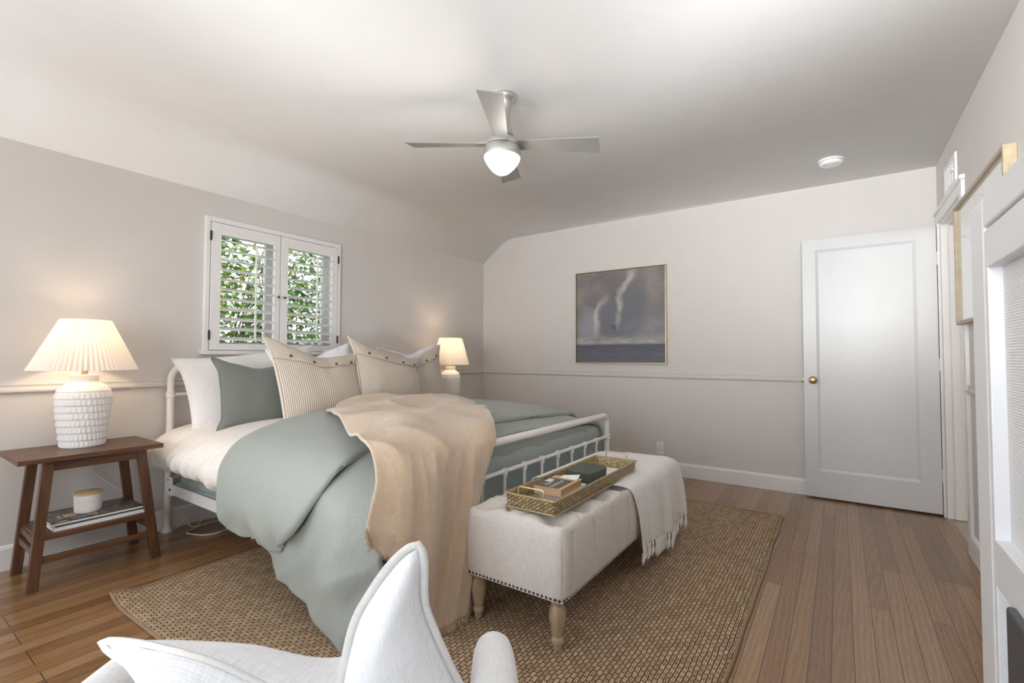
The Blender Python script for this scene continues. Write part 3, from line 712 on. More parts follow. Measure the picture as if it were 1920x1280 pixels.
# sage duvet: a lower layer falling to the rug plus its folded back top
dv = thing('duvet', 'sage green duvet folded back over the foot half of the bed', 'duvet', (bcx, -1.5, .7))
FX = [(-3.395, .288), (-3.44, .375), (-3.448, .475), (-3.415, .59), (-3.305, .682), (-3.09, .728), (-2.72, .746), (-2.25, .754)]
FX = FX+[(-4.5-x, z) for (x, z) in FX[-2::-1]]
back = [-1.14, -1.15, -1.14, -1.10, -1.04, -.93, -.78, -.68, -.64, -.64, -.64, -.65, -.66, -.67, -.68]
crs = [-1.57, -1.66, -1.77, -1.85, -1.86, -1.80, -1.80, -1.84, -1.85, -1.84, -1.83, -1.82, -1.80, -1.76, -1.70]
rows = []
for k, (t, dz, inn) in enumerate(((.06, -.05, .035), (0.0, -.038, .022), (.015, -.012, .0), (.10, .004, 0), (.3, .004, 0), (.55, .004, 0), (.8, -.004, 0), (.97, -.02, 0.004), (1.0, -.036, .012), (.985, -.052, .026))):
    r = []
    for (x, z), y0_, y1_ in zip(FX, back, crs):
        cx = 1 if x > -2.25 else -1; side = min(1, abs(x+2.25)/1.17)
        y = y0_+(y1_-y0_)*t; foot = -.022*sm(-1.35, -1.9, y)*(0.4+.6*side)
        sidew = sm(.80, 1.0, side)
        r.append((x - cx*inn*sidew, y, z+(dz if sidew < .5 else dz*.35)+foot))
    rows.append(r)
G = patch(rows, 170, 80)
def wf(u, v, p):
    e = max(sm(.26, .0, u), sm(.74, 1, u))
    d = .010*nz(p[0]*2.4, p[1]*2.4, 8)+.005*nz(p[0]*7, p[1]*5, 2)
    d += e*(.012*ridge(p[1]*4.5-p[2]*3.5, p[2]*1.4, 6)-.006)+sm(.42, .30, p[2])*.020*(ridge(p[1]*9+p[2]*3, p[2]*4, 9)-.5)
    return d
G = displace(G, lambda u, v, p: -wf(u, v, p))
MB().grid(G).build('folded_top', 'sage', dv, solid=.02, off=0)
# lower layer
HX = [(-3.335, .02), (-3.362, .16), (-3.375, .32), (-3.378, .47), (-3.352, .585), (-3.262, .652), (-3.08, .692), (-2.72, .71), (-2.25, .718)]
RX = [(-1.78, .710), (-1.42, .693), (-1.215, .655), (-1.14, .585), (-1.115, .47), (-1.12, .34), (-1.15, .26)]
hem = [(-1.30, .30), (-1.42, .20), (-1.52, .135), (-1.66, .105), (-1.82, .055), (-1.95, .016), (-2.03, .022), (-2.10, .07), (-2.165, .15), (-2.215, .22)]
rows = []
for (y, zb) in hem:
    q = sm(-1.55, -2.06, y); o2 = sm(-1.70, -1.90, y)*(1-.6*sm(-2.0, -2.17, y)); yt = max(y, -2.0-.055*sm(-1.95, -2.165, y)); r = []
    for k, (x, z) in enumerate(HX):
        zz = z - .045*q*(1 if z > .5 else 0)
        if k < 5:
            top = HX[4][1]-.05*q; f = k/4; zz = zb+(top-zb)*(f**.95)
            r.append((x - .045*o2*math.sin(min(1, .25+f)*PI*.6) + .02*sm(-2.0, -2.17, y), y+(yt-y)*max(0, f-.75)*2, zz))
        else: r.append((x, yt, zz))
    for (x, z) in RX: r.append((x-.03*q, yt, z-.055*q-(.02 if z < .6 else 0)))
    rows.append(r)
G = patch(rows, 170, 70)
def wl(u, v, p):
    e = max(sm(.36, .16, u), sm(.86, 1, u))
    return .007*nz(p[0]*3, p[1]*3, 12)+e*(.030*ridge(p[1]*3.4+.5*p[2], p[2]*.8, 16)-.014+.034*(ridge(p[1]*6+p[2]*5, p[2]*3, 3)-.4)*sm(.55, .1, p[2]))
G = displace(G, lambda u, v, p: -wl(u, v, p))
m = MB().grid(G)
# foot end hanging inside the footboard
rows = []
for (y, z, k) in ((-2.03, .628, 0), (-2.052, .615, .3), (-2.066, .58, .7), (-2.072, .50, 1), (-2.076, .36, 1), (-2.076, .22, 1)):
    rows.append([(-3.275+ (2.10)*t, y+ (0.02 if t in (0, 1) else 0), z-(.05*(abs(t-.5)*2)**4)*(1-k*.6)) for t in np.linspace(0, 1, 9)])
G2 = patch(rows, 120, 40)
G2 = displace(G2, lambda u, v, p: (.011*ridge(p[0]*4.3+.5*p[2], p[2]*.8, 2)-.004)*sm(.15, .5, v))
m.grid(G2); m.build('lower_layer', 'sage', dv, solid=.02, off=0)

# ------------------------------------------------------------------ pillows
def pillow_grid(w, h, t, k=.06, ears=.0, chop=0, n=40, chops=.42, seed=0, sag=0, crease=.006):
    fr = np.zeros((n, n, 3)); bk = np.zeros((n, n, 3))
    for j in range(n):
        for i in range(n):
            s = -1+2*i/(n-1); q = -1+2*j/(n-1)
            s = math.sin(s*PI/2)*.35+s*.65; q = math.sin(q*PI/2)*.35+q*.65
            x = w/2*s*(1-k*(1-q*q)); y = h/2*q*(1-k*(1-s*s))
            x += ears*s*abs(s)*sm(.6, 1, abs(q))*w*.5; y += ears*q*abs(q)*sm(.6, 1, abs(s))*h*.5
            if chop: y -= chop*math.exp(-(s/chops)**2)*sm(-.2, 1, q)
            if sag: y -= sag*s*sm(.2, 1, q)
            e = max(0, 1-abs(s)**2.4)**.55*max(0, 1-abs(q)**2.4)**.55
            cz = t/2*e*(1-.18*sm(-1, 1, q)+.0)
            d = crease*e**.3*(nz(x*9+seed, y*9, 1)*.8+.8*ridge(x*6+seed*3, y*6, 3))
            # corner puckers
            pk = .35*crease*math.sin((math.atan2(q, s))*26)*sm(.9, 1.35, math.hypot(s, q))
            fr[j, i] = (x, y, cz+d+pk+.0006); bk[j, i] = (x, y, -cz-d*.6+pk-.0006)
    return fr, bk
def pillow_mb(*a, **kw):
    fr, bk = pillow_grid(*a, **kw); w, h = a[0], a[1]
    m = MB(); m.grid(fr, 0, (w, h)); m.grid(bk, 0, (w, h), flip=True); return m, fr, bk
def place(o, loc, lean, yaw=0, roll=0):
    """stand a pillow modelled in xy (face +z) upright facing -y, leaning back by lean, turned by yaw, rolled in its own plane"""
    o.matrix_world = Matrix.Translation(loc) @ Matrix.Rotation(yaw, 4, 'Z') @ Matrix.Rotation(PI/2-lean, 4, 'X') @ Matrix.Rotation(roll, 4, 'Z')
def seam(m, fr, r=.0035, mi=0):
    n = fr.shape[0]
    e = [fr[0, i] for i in range(n)]+[fr[j, n-1] for j in range(1, n)]+[fr[n-1, i] for i in range(n-2, -1, -1)]+[fr[j, 0] for j in range(n-2, -1, -1)]
    return MB().tube([(p[0], p[1], 0) for p in e], r, 6)
def simple_pillow(name, label, mat, w, h, t, loc, lean, yaw, roll, group, **kw):
    m, fr, bk = pillow_mb(w, h, t, **kw)
    o = m.build(name, mat, angle=80); tag(o, label, 'pillow', group)
    s_ = seam(m, fr).build('seam', mat, o); place(o, loc, lean, yaw, roll); return o
rad = math.radians
simple_pillow('bed_pillow', 'plump white pillow against the left end of the headboard', 'pillow_white', .92, .50, .22, (-2.80, -.235, .880), rad(14), 0, rad(6.5), 'white bed pillows', seed=1, ears=.04)
simple_pillow('bed_pillow', 'white pillow mostly hidden behind the middle and right striped cushions', 'pillow_white', .92, .50, .22, (-1.80, -.235, .880), rad(14), 0, rad(-2), 'white bed pillows', seed=5, ears=.04)
simple_pillow('throw_pillow', 'plain dark sage green square pillow in front of the white pillow', 'sage_dark', .52, .42, .17, (-2.895, -.44, .85), rad(15), rad(4), rad(-3), None, seed=9, ears=.11, chop=.03)

def sham(label, loc, lean, yaw, roll, sag=0, seed=0, insert=True, flapz=.30, ishift=(.02, .035), chop=.04, iroll=-6):
    w, h, t = .655, .545, .19
    m, fr, bk = pillow_mb(w, h, t, k=.05, ears=.10, chop=chop, seed=seed, sag=sag, crease=.007, n=48)
    o = m.build('striped_cushion', 'stripe', angle=80); tag(o, label, 'pillow', 'three striped cushions on the bed')
    seam(m, fr, .003).build('seam', 'stripe', o)
    n = fr.shape[0]
    # overlapping button flap along the top
    jf = int(n*.75)
    fl = fr[jf:, :].copy(); fl[:, :, 2] += .005; fl[0, :, 2] += .002
    flp = MB().grid(fl, 0, (w, h*.2)).build('button_flap', 'stripe', o, solid=.003, off=1)
    for q in (.2, .42, .64, .86):
        i = int(q*(n-1)); p = fr[jf+2, i]; 
        bm_ = MB().lathe([(.0095, 0), (.0105, .002), (.0105, .004), (.008, .0045), (.006, .0032), (.0005, .0032)], 16, (p[0], p[1], p[2]+.008)); bm_.build('button', 'button', flp)
    if insert:
        m2, f2, b2 = pillow_mb(w*.97, h*.97, t*.86, k=.07, ears=.06, seed=seed+3, chop=.05)
        io = m2.build('pillow_insert', 'insert_white', o, angle=80); io.matrix_local = Matrix.Translation((ishift[0], ishift[1], -.028)) @ Matrix.Rotation(rad(iroll), 4, 'Z'); lab(io, 'white inner pillow poking out of the top opening')
    place(o, loc, lean, yaw, roll); return o
sham('striped button cushion standing next to the sage green pillow', (-2.535, -.565, .885), rad(17), rad(2), rad(2), .075, 2, ishift=(.010, .03), chop=.05, iroll=3)
sham('striped button cushion tucked behind another, closest to the far lamp', (-1.49, -.40, .90), rad(16), rad(-4), rad(-1), -.03, 30, ishift=(.004, .036), chop=.08, iroll=4)
sham('striped button cushion in the middle, above the tan throw', (-1.925, -.57, .885), rad(20), rad(2), rad(-7), .05, 14, ishift=(.015, .02), chop=.015, iroll=-2)

# ------------------------------------------------------------------ camel throw over the footboard corner
rows = [
 [(-2.62, -.84, .742), (-2.40, -.70, .768), (-2.15, -.86, .79), (-1.95, -1.02, .79), (-1.74, -1.08, .755)],
 [(-2.80, -1.02, .765), (-2.52, -.90, .795), (-2.22, -1.00, .815), (-1.98, -1.12, .81), (-1.80, -1.20, .765)],
 [(-2.98, -1.36, .775), (-2.70, -1.25, .80), (-2.38, -1.35, .79), (-2.14, -1.42, .80), (-1.98, -1.46, .765)],
 [(-3.12, -1.62, .775), (-2.86, -1.60, .80), (-2.58, -1.66, .785), (-2.36, -1.70, .79), (-2.20, -1.74, .77)],
 [(-3.25, -1.90, .75), (-3.02, -1.92, .775), (-2.82, -1.96, .755), (-2.62, -1.98, .76), (-2.44, -1.98, .755)],
 [(-3.33, -2.08, .735), (-3.15, -2.11, .74), (-2.98, -2.13, .725), (-2.80, -2.14, .722), (-2.63, -2.13, .720)],
 [(-3.385, -2.185, .66), (-3.21, -2.21, .65), (-3.06, -2.20, .645), (-2.90, -2.205, .64), (-2.74, -2.19, .63)],
 [(-3.44, -2.21, .53), (-3.24, -2.255, .50), (-3.10, -2.215, .46), (-2.95, -2.225, .46), (-2.81, -2.19, .47)],
 [(-3.435, -2.21, .49), (-3.255, -2.27, .42), (-3.135, -2.22, .25), (-3.00, -2.24, .26), (-2.865, -2.20, .27)],
 [(-3.405, -2.20, .45), (-3.265, -2.265, .335), (-3.155, -2.22, .07), (-3.03, -2.245, .045), (-2.905, -2.205, .04)],
]
G = patch(rows, 110, 190)
def wt(u, v, p):
    hang = sm(.55, .68, v)
    top = (1-hang)*(.040*(ridge(p[0]*2.6+p[1]*1.9, p[1]*2.4-p[0]*.8, 4)-.35)+.014*nz(p[0]*6, p[1]*6, 7))
    return top + hang*(.040*ridge(u*3.1+.15*v, v*.9, 3)-.020+.012*ridge(u*8+v*1.5, v*2, 9))*(.5+.5*sm(.6, .8, v))
G = displace(G, lambda u, v, p: -wt(u, v, p))
th = MB().grid(G).build('throw_blanket', 'wool', loc=(-2.8, -1.9, .72), solid=.011, off=0); tag(th, 'tan wool throw draped from the bed over the footboard', 'blanket')
fr = MB(); rnd = random.Random(4)
nu = G.shape[1]
for k in range(260):
    t = k/259*(nu-1); i = min(int(t), nu-2); f = t-i; p = G[-1, i]*(1-f)+G[-1, i+1]*f; q0 = G[-4, i]; d = (p-q0); d = d/np.linalg.norm(d)
    ln = rnd.uniform(.028, .05); d = d+np.array([rnd.uniform(-.3, .3), rnd.uniform(-.3, .1), -.5]); d /= np.linalg.norm(d)
    q = p+d*ln; q[2] = max(q[2], .014); fr.tube([p, (p+q)/2+np.array([rnd.uniform(-.003, .003), rnd.uniform(-.003, .003), 0]), q], [.0022, .0018, .0008], 5)
for k in range(46):
    j = int(len(G)*(.80+.2*k/45))-1; j = min(j, len(G)-1); p = G[j, 0]; d = np.array([-.9+rnd.uniform(-.3, .3), rnd.uniform(-.5, .2), -.6+rnd.uniform(-.4, .3)]); d /= np.linalg.norm(d); q = p+d*rnd.uniform(.014, .032)
    fr.tube([p, q], [.0020, .0008], 5)
o = fr.build('fringe', 'wool', th); o['kind'] = 'stuff'

# ------------------------------------------------------------------ tufted bench
X0, X1, Y0, Y1, ZB, ZT = -2.970, -1.495, -2.700, -2.238, .205, .478
bn = thing('tufted_bench', 'cream linen tufted bench with turned legs at the foot of the bed', 'bench', ((X0+X1)/2, (Y0+Y1)/2, 0.012))
n_u, n_v = 221, 97
tufts = []
for r_ in range(3):
    for c_ in range(8 if r_ % 2 == 0 else 7):
        tufts.append((X0+.078+ (c_+(0 if r_ % 2 == 0 else .5))*(X1-X0-.156)/7, Y0+.066+r_*(Y1-Y0-.132)/2))
def wrapbox(u, v):
    """map a flat sheet onto the top and four sides of the bench block with a soft upper edge"""
    hs = ZT-ZB; rr = .045
    Wx, Wy = X1-X0, Y1-Y0
    a = -hs+u*(Wx+2*hs); c = -hs+v*(Wy+2*hs)
    def fold(a, Wd):
        if a < 0: return 0.0, -a
        if a > Wd: return Wd, a-Wd
        return a, 0.0
    x, dx = fold(a, Wx); y, dy = fold(c, Wy); return x, y, max(dx, dy), a, c
G = np.zeros((n_v, n_u, 3)); hs = ZT-ZB
us = np.linspace(-hs, X1-X0+hs, n_u); vs_ = np.linspace(-hs, Y1-Y0+hs, n_v)
def rnd_edge(d, rr): return d
tm = MB()
# build as a dense superellipse-like loft: rings from the top centre outwards then down the sides
def ring_point(px, py):
    return px, py
NX, NY = 190, 76; Gt = np.zeros((NY, NX, 3))
def tuftz(x, y):
    z = 0.0; best = 9; 
    ds = sorted(math.hypot(x-a, y-c) for a, c in tufts)
    d1, d2 = ds[0], ds[1]
    z = .036*(1-math.exp(-(d1/.062)**2)) - .015*math.exp(-((d2-d1)/.018)**2)*sm(.015, .05, d1)*(1-sm(.11, .16, d1))
    return z-.028
rc = .042
def edge_round(x, y):
    ex = min(x-X0, X1-x); ey = min(y-Y0, Y1-y); e_ = min(ex, ey)
    return e_
for j in range(NY):
    for i in range(NX):
        s = -1+2*i/(NX-1); q = -1+2*j/(NY-1)
        s = math.copysign(abs(s)**.85, s) if s else 0; q = math.copysign(abs(q)**.8, q) if q else 0
        x = (X0+X1)/2+s*(X1-X0)/2; y = (Y0+Y1)/2+q*(Y1-Y0)/2
        ex = max(0, 1-min(x-X0, X1-x)/rc); ey = max(0, 1-min(y-Y0, Y1-y)/rc)
        if ex > 0 and ey > 0:
            ex, ey = ex*math.sqrt(1-ey*ey/2), ey*math.sqrt(1-ex*ex/2)
            cr_ = .030/rc; x = (X0+rc-ex*rc) if s < 0 else (X1-rc+ex*rc); y = (Y0+rc-ey*rc) if q < 0 else (Y1-rc+ey*rc)
        dr = min(1, math.hypot(ex, ey)); drop = rc*.8*(1-math.sqrt(max(0, 1-dr**2)))
        fade = 1-sm(.45, 1, dr)
        Gt[j, i] = (x, y, ZT-drop+tuftz(x, y)*fade)
tm.grid(Gt)
edge = [Gt[0, i] for i in range(NX)]+[Gt[j, NX-1] for j in range(1, NY)]+[Gt[NY-1, i] for i in range(NX-2, -1, -1)]+[Gt[j, 0] for j in range(NY-2, -1, -1)]
edge = np.array(edge); rows_ = []
for k in range(22):
    t = k/21; r = edge.copy(); 
    for a in range(len(r)):
        px, py = edge[a][0], edge[a][1]; z = edge[a][2]*(1-t)+ZB*t
        ox = 0 if abs(py-Y0) > 1e-3 and abs(py-Y1) > 1e-3 else 0
        bul = .010*(max(0, math.sin(t*PI))**.7)
        gro = 0
        tg = edge[(a+1) % len(r)][:2]-edge[a-1][:2]; tg = tg/max(1e-9, np.linalg.norm(tg)); ox, oy = tg[1], -tg[0]
        if abs(oy) > .98:
            for tx, ty in tufts[:8]: gro -= .009*math.exp(-((px-tx)/.007)**2)*(1-sm(.75, 1, t))
        r[a] = (px+ox*(bul+gro), py+oy*(bul+gro), z)
    rows_.append(r)
tm.grid(np.array(rows_), flip=True)
tm.add([(X0+.003, Y0+.003, ZB), (X1-.003, Y0+.003, ZB), (X1-.003, Y1-.003, ZB), (X0+.003, Y1-.003, ZB)], [(3, 2, 1, 0)])
o = tm.build('upholstered_body', 'linen', bn, angle=70)
for (tx, ty) in tufts:
    MB().lathe([(.012, -.004), (.0125, .0), (.009, .004), (.0005, .0055)], 14, (tx, ty, ZT-.027)).build('tuft_button', 'linen', o)
prof = [(.024, .194), (.031, .190), (.031, .180), (.023, .175), (.022, .165), (.026, .160), (.029, .15), (.032, .135), (.0325, .12), (.030, .10), (.025, .075), (.021, .058), (.0195, .050), (.023, .045), (.0245, .038), (.0235, .030), (.018, .026), (.0165, .012), (.014, 0.0)][::-1]
for lx in (X0+.045, X1-.045):
    for ly in (Y0+.045, Y1-.04):
        MB().lathe(prof, 24, (lx, ly, .012)).build('leg', 'bench_leg', bn)
for k in range(25):
    y = Y1-.012-(Y1-Y0-.024)*k/24; mm = MB().lathe([(.0058, 0), (.0050, .0025), (.0025, .0045), (.0004, .005)], 10); mm.v = [(X0-.001-vz, y+vx, ZB+.010+vy) for vx, vy, vz in mm.v]; mm.build('nailhead', 'dark_metal', o)
for k in range(73):
    x = X0+.012+(X1-X0-.024)*k/72; mm = MB().lathe([(.0058, 0), (.0050, .0025), (.0025, .0045), (.0004, .005)], 10); mm.v = [(x+vx, Y0+.001-vz, ZB+.010+vy) for vx, vy, vz in mm.v]; mm.build('nailhead', 'dark_metal', o)

# white fringed throw over the far end of the bench
ZW = ZT+.009
rows = []
for (t, xl, xr) in ((0, -2.40, -1.62), (.5, -2.30, -1.58), (1, -2.22, -1.53)): pass
def wrow(y, z, xl, xr, amp=0): return [(xl+(xr-xl)*q, y+amp*math.sin(q*17), z) for q in np.linspace(0, 1, 9)]
rows = [wrow(-2.212, .30, -2.42, -1.66), wrow(-2.212, .42, -2.42, -1.66), wrow(-2.235, ZW-.01, -2.42, -1.655), wrow(-2.32, ZW+.003, -2.42, -1.64), wrow(-2.45, ZW+.004, -2.41, -1.62), wrow(-2.58, ZW+.003, -2.38, -1.60), wrow(-2.66, ZW-.003, -2.33, -1.57),
        wrow(-2.708, ZW-.035, -2.29, -1.545, .001), wrow(-2.726, .36, -2.255, -1.525, .004), wrow(-2.732, .27, -2.235, -1.51, .008), wrow(-2.735, .185, -2.225, -1.50, .012)]
for q in range(len(rows[-1])): 
    x, y, z = rows[-1][q]; f = q/8; rows[-1][q] = (x, y, .178-.045*f+(.0 if f < .3 else .03*math.sin(f*9)))
G = patch(rows, 120, 100)
G = displace(G, lambda u, v, p: -((.012*ridge(u*5+.1*v, v*.8, 2)-.002)*sm(.55, .95, v)+ .006*(ridge(u*4+v*.8, v*1.2, 8))*(1-sm(.5, .8, v))*sm(.42, .6, v)+.003*(u-.0)))
wt_ = MB().grid(G).build('fringed_throw', 'white_throw', loc=(-1.95, -2.5, .49), solid=.006, off=0); tag(wt_, 'white cotton throw with tassels over the far end of the bench', 'blanket')
fr = MB(); rnd = random.Random(9)
for k in range(24):
    i = int((k+.5)/24*(G.shape[1]-1)); p = G[-1, i]; ln = rnd.uniform(.065, .085); sw = rnd.uniform(-.015, .015)
    fr.tube([p+np.array([0, 0, .004]), p+np.array([sw*.2, -.003, -.012]), p+np.array([sw*.4, -.004, -.02]), p+np.array([sw*.7, -.003, -.045]), p+np.array([sw, 0, -ln])], [.005, .0085, .005, .0105, .0075], 8)
    for z_ in range(4): a = rnd.uniform(-.007, .007); fr.tube([p+np.array([sw+a, rnd.uniform(-.005, .005), -ln+.01]), p+np.array([sw+a*1.4, 0, -ln-.014])], [.003, .001], 5)
fr.build('tassels', 'white_throw', wt_)['kind'] = 'stuff'

# woven tray with its contents
tz = ZW+.003
tr = thing('serving_tray', 'long gold woven seagrass tray with wire handles on the bench', 'tray', (-2.47, -2.52, tz))
ta, tb, tc, td = -2.905, -2.045, -2.628, -2.412
def traywall(mb, p, q, nrm, h=.056, th=.008, fl=.008):
    p = Vector(p); q = Vector(q); n = Vector(nrm); vs = []; L_ = (q-p).length
    for P_ in (p, q):
        vs += [P_, P_+n*fl+Vector((0, 0, h)), P_+n*(fl-th)+Vector((0, 0, h)), P_-n*th]
    mb.add(vs, [(0, 4, 5, 1), (1, 5, 6, 2), (2, 6, 7, 3), (3, 7, 4, 0), (0, 1, 2, 3), (7, 6, 5, 4)], 0, [(0, 0), (0, h), (0, h+th), (0, 2*h), (L_, 0), (L_, h), (L_, h+th), (L_, 2*h)])
m = MB()
traywall(m, (ta, tc, tz), (tb, tc, tz), (0, -1, 0)); traywall(m, (ta, td, tz), (tb, td, tz), (0, 1, 0)); traywall(m, (ta, tc, tz), (ta, td, tz), (-1, 0, 0)); traywall(m, (tb, tc, tz), (tb, td, tz), (1, 0, 0))
rim = [(ta-.008, tc-.008), (tb+.008, tc-.008), (tb+.008, td+.008), (ta-.008, td+.008), (ta-.008, tc-.008)]
ts_ = m.build('tray_side', 'gold_weave', tr, smooth=False)
m = MB()
for a, c in zip(rim, rim[1:]):
    m.tube([(a[0], a[1], tz+.056), (c[0], c[1], tz+.056)], .0045, 8); m.tube([(a[0]*.997-.0065, a[1]*.999-.003, tz+.003), (c[0]*.997-.0065, c[1]*.999-.003, tz+.003)], .004, 8)
m.build('rim_cord', 'rim_gold', ts_)
MB().box((ta, tc, tz), (tb, td, tz+.005)).build('tray_base', 'tray_bottom', tr, smooth=False)
for x in (ta-.004, tb+.004):
    p = [(x, -2.585, tz+.05), (x, -2.585, tz+.078)] + [(x, -2.585+.012*(1-math.cos(a)), tz+.078+.012*math.sin(a)) for a in (PI/8, PI/4, 3*PI/8, PI/2)]
    p += [(x, -2.467-.012*(1-math.cos(a)), tz+.078+.012*math.sin(a)) for a in (PI/2, 3*PI/8, PI/4, PI/8)] + [(x, -2.467, tz+.078), (x, -2.467, tz+.05)]
    MB().tube(p, .0036, 8).build('handle', 'gold_wire', ts_)
def book(name, label, cx, cy, z, w, d, h, rot, cover, page, cat='book', group=None, spine_front=True, spine=None):
    t = thing(name, label, cat, (cx, cy, z), group); 
    def mk(): return MB()
    m = mk(); m.box((-w/2, -d/2, 0), (w/2, d/2, .0025), bev=.0008); m.box((-w/2, -d/2, h-.0025), (w/2, d/2, h), bev=.0008); m.box((-w/2, -d/2, .0015), (-w/2+.003, d/2, h-.0015))
    c_ = m.build('cover', cover, t, smooth=False)
    m = mk(); m.box((-w/2+.003, -d/2+.003, .0025), (w/2-.004, d/2-.003, h-.0025)); p_ = m.build('pages', page, t, smooth=False)
    for o_ in (c_, p_): o_.data.transform(Matrix.Translation(Vector((cx, cy, z))))
    t.rotation_euler = (0, 0, rot); return t
bz = tz+.0055
b1 = book('paperback_book', 'white paperback with blue spine at the bottom of the tray stack', -2.655, -2.535, bz, .135, .205, .034, rad(-84), 'print_white', 'paper', group='books in the tray')
b2 = book('paperback_book', 'dog-eared brown paperback with dark cover on top of the tray stack', -2.695, -2.532, bz+.0345, .13, .205, .031, rad(-88), 'book_kraft', 'book_kraft', group='books in the tray')
def local_part(par, mb, name, mat, **kw):
    o_ = mb.build(name, mat, None, **kw); o_.parent = par; o_.location = (0, 0, 0); return o_
local_part(b1, MB().box((.0645, -.101, .001), (.068, .101, .0335)), 'spine', 'book_blue', smooth=False)
local_part(b2, MB().box((-.062, -.10, .0311), (.048, .045, .0319)), 'cover_panel', 'book_dark', smooth=False)
m = MB(); rnd = random.Random(2)
for r_ in range(2):
    for k in range(7 - r_*3):
        x = .012-r_*.034; y = -.085+k*.017+r_*.02
        a, c = rnd.uniform(.003, .008), rnd.uniform(.007, .012)
        m.box((x-c, y-.0016, .0319), (x+c*.6, y+.0012, .0325)); m.box((x-c+.002, y, .0319), (x-c+.0045, y+a, .0325))
        if k % 2: m.box((x+.001, y, .0319), (x+.0035, y+a, .0325))
m.box((-.058, -.02, .0319), (-.03, .022, .0324))
local_part(b2, m, 'cover_lettering', 'print_white', smooth=False)
gc = np.array([[(.055-.085*u, .062+.038*v, .0322+.016*v*v*(1-.8*u)) for u in np.linspace(0, 1, 8)] for v in np.linspace(0, 1, 10)])
local_part(b2, MB().grid(gc), 'curled_corner', 'paper', solid=.0008)
# dark green box
def roundbox(w, d, h, r, n=8):
    pts = []
    for (cx, cy, a0) in ((w/2-r, d/2-r, 0), (-w/2+r, d/2-r, 90), (-w/2+r, -d/2+r, 180), (w/2-r, -d/2+r, 270)):
        for k in range(n+1): a = rad(a0+90*k/n); pts.append((cx+r*math.cos(a), cy+r*math.sin(a)))
    return pts
gb = thing('storage_box', 'dark green lidded box with rounded corners in the tray', 'box', (-2.40, -2.525, bz))
def prism(mb, pts, z0, z1, c, bev=.003):
    n = len(pts); vs = []
    for (z, s_) in ((z0, 1), (z1-bev, 1), (z1-bev*.3, 1-bev*.6/.08), (z1, 1-bev*1.4/.08)):
        vs += [(c[0]+x*s_, c[1]+y*s_, c[2]+z) for x, y in pts]
    fs = [(k*n+i, k*n+(i+1) % n, (k+1)*n+(i+1) % n, (k+1)*n+i) for k in range(3) for i in range(n)]+[tuple(range(n-1, -1, -1)), tuple(range(3*n, 4*n))]
    return mb.add(vs, fs)
pb = roundbox(.185, .135, 0, .026)
prism(MB(), pb, 0, .055, (-2.40, -2.525, bz), .001).build('box_body', 'box_green', gb)
prism(MB(), [(x*1.015, y*1.015) for x, y in pb], .0555, .070, (-2.40, -2.525, bz), .004).build('box_lid', 'box_green', gb)

# ------------------------------------------------------------------ bedside tables
def nightstand(x0, x1, y0, y1, label):
    t = thing('bedside_table', label, 'side table', ((x0+x1)/2, (y0+y1)/2, 0), 'pair of bedside tables')
    zt = .62; w = x1-x0
    MB().box((x0, y0, zt-.024), (x1, y1, zt), bev=.003).build('table_top', 'nightstand', t, smooth=False)
    tx0, tx1, ty0, ty1 = x0+.115, x1-.085, y0+.065, y1-.055
    fx0, fx1, fy0, fy1 = x0+.068, x1-.010, y0+.045, y1-.045
    L_ = {}
    for i, (a, f) in enumerate(((tx0, fx0), (tx1, fx1))):
        for j, (c, g) in enumerate(((ty0, fy0), (ty1, fy1))):
            MB().beam((a, c, zt-.024), (f, g, 0), .040, .036, w2=.040, d2=.036).build('leg', 'nightstand_leg', t, smooth=False); L_[i, j] = ((a, c), (f, g))
    def at(i, j, z): (a, c), (f, g) = L_[i, j]; k = (zt-.024-z)/(zt-.024); return a+(f-a)*k, c+(g-c)*k
    for j in (0, 1):
        p, q = at(0, j, .575), at(1, j, .575); MB().box((p[0], p[1]-.011, zt-.075), (q[0], p[1]+.011, zt-.024), bev=.002).build('apron', 'nightstand', t, smooth=False)
        p, q = at(0, j, .135), at(1, j, .135)
        if j == 0: MB().box((p[0], p[1]-.010, .118), (q[0], p[1]+.010, .148), bev=.003).build('stretcher', 'nightstand', t, smooth=False)
    for i in (0, 1):
        p, q = at(i, 0, .15), at(i, 1, .15); MB().box((p[0]-.010, p[1], .155), (p[0]+.010, q[1], .185), bev=.003).build('stretcher', 'nightstand', t, smooth=False)
        p, q = at(i, 0, .22), at(i, 1, .22); MB().box((p[0]-.010, p[1], .205), (p[0]+.010, q[1], .236), bev=.003).build('shelf_bearer', 'nightstand', t, smooth=False)
    p, q = at(0, 0, .24), at(1, 1, .24); MB().box((p[0]-.005, p[1]-.008, .222), (q[0]+.005, q[1]+.008, .250), bev=.003).build('shelf', 'nightstand', t, smooth=False)
    return t
nightstand(-4.00, -3.437, -.480, -.068, 'walnut bedside table with splayed legs and low shelf, left of the bed')
nightstand(-1.14, -.577, -.480, -.068, 'bedside table hidden behind the far side of the bed, under the far lamp')

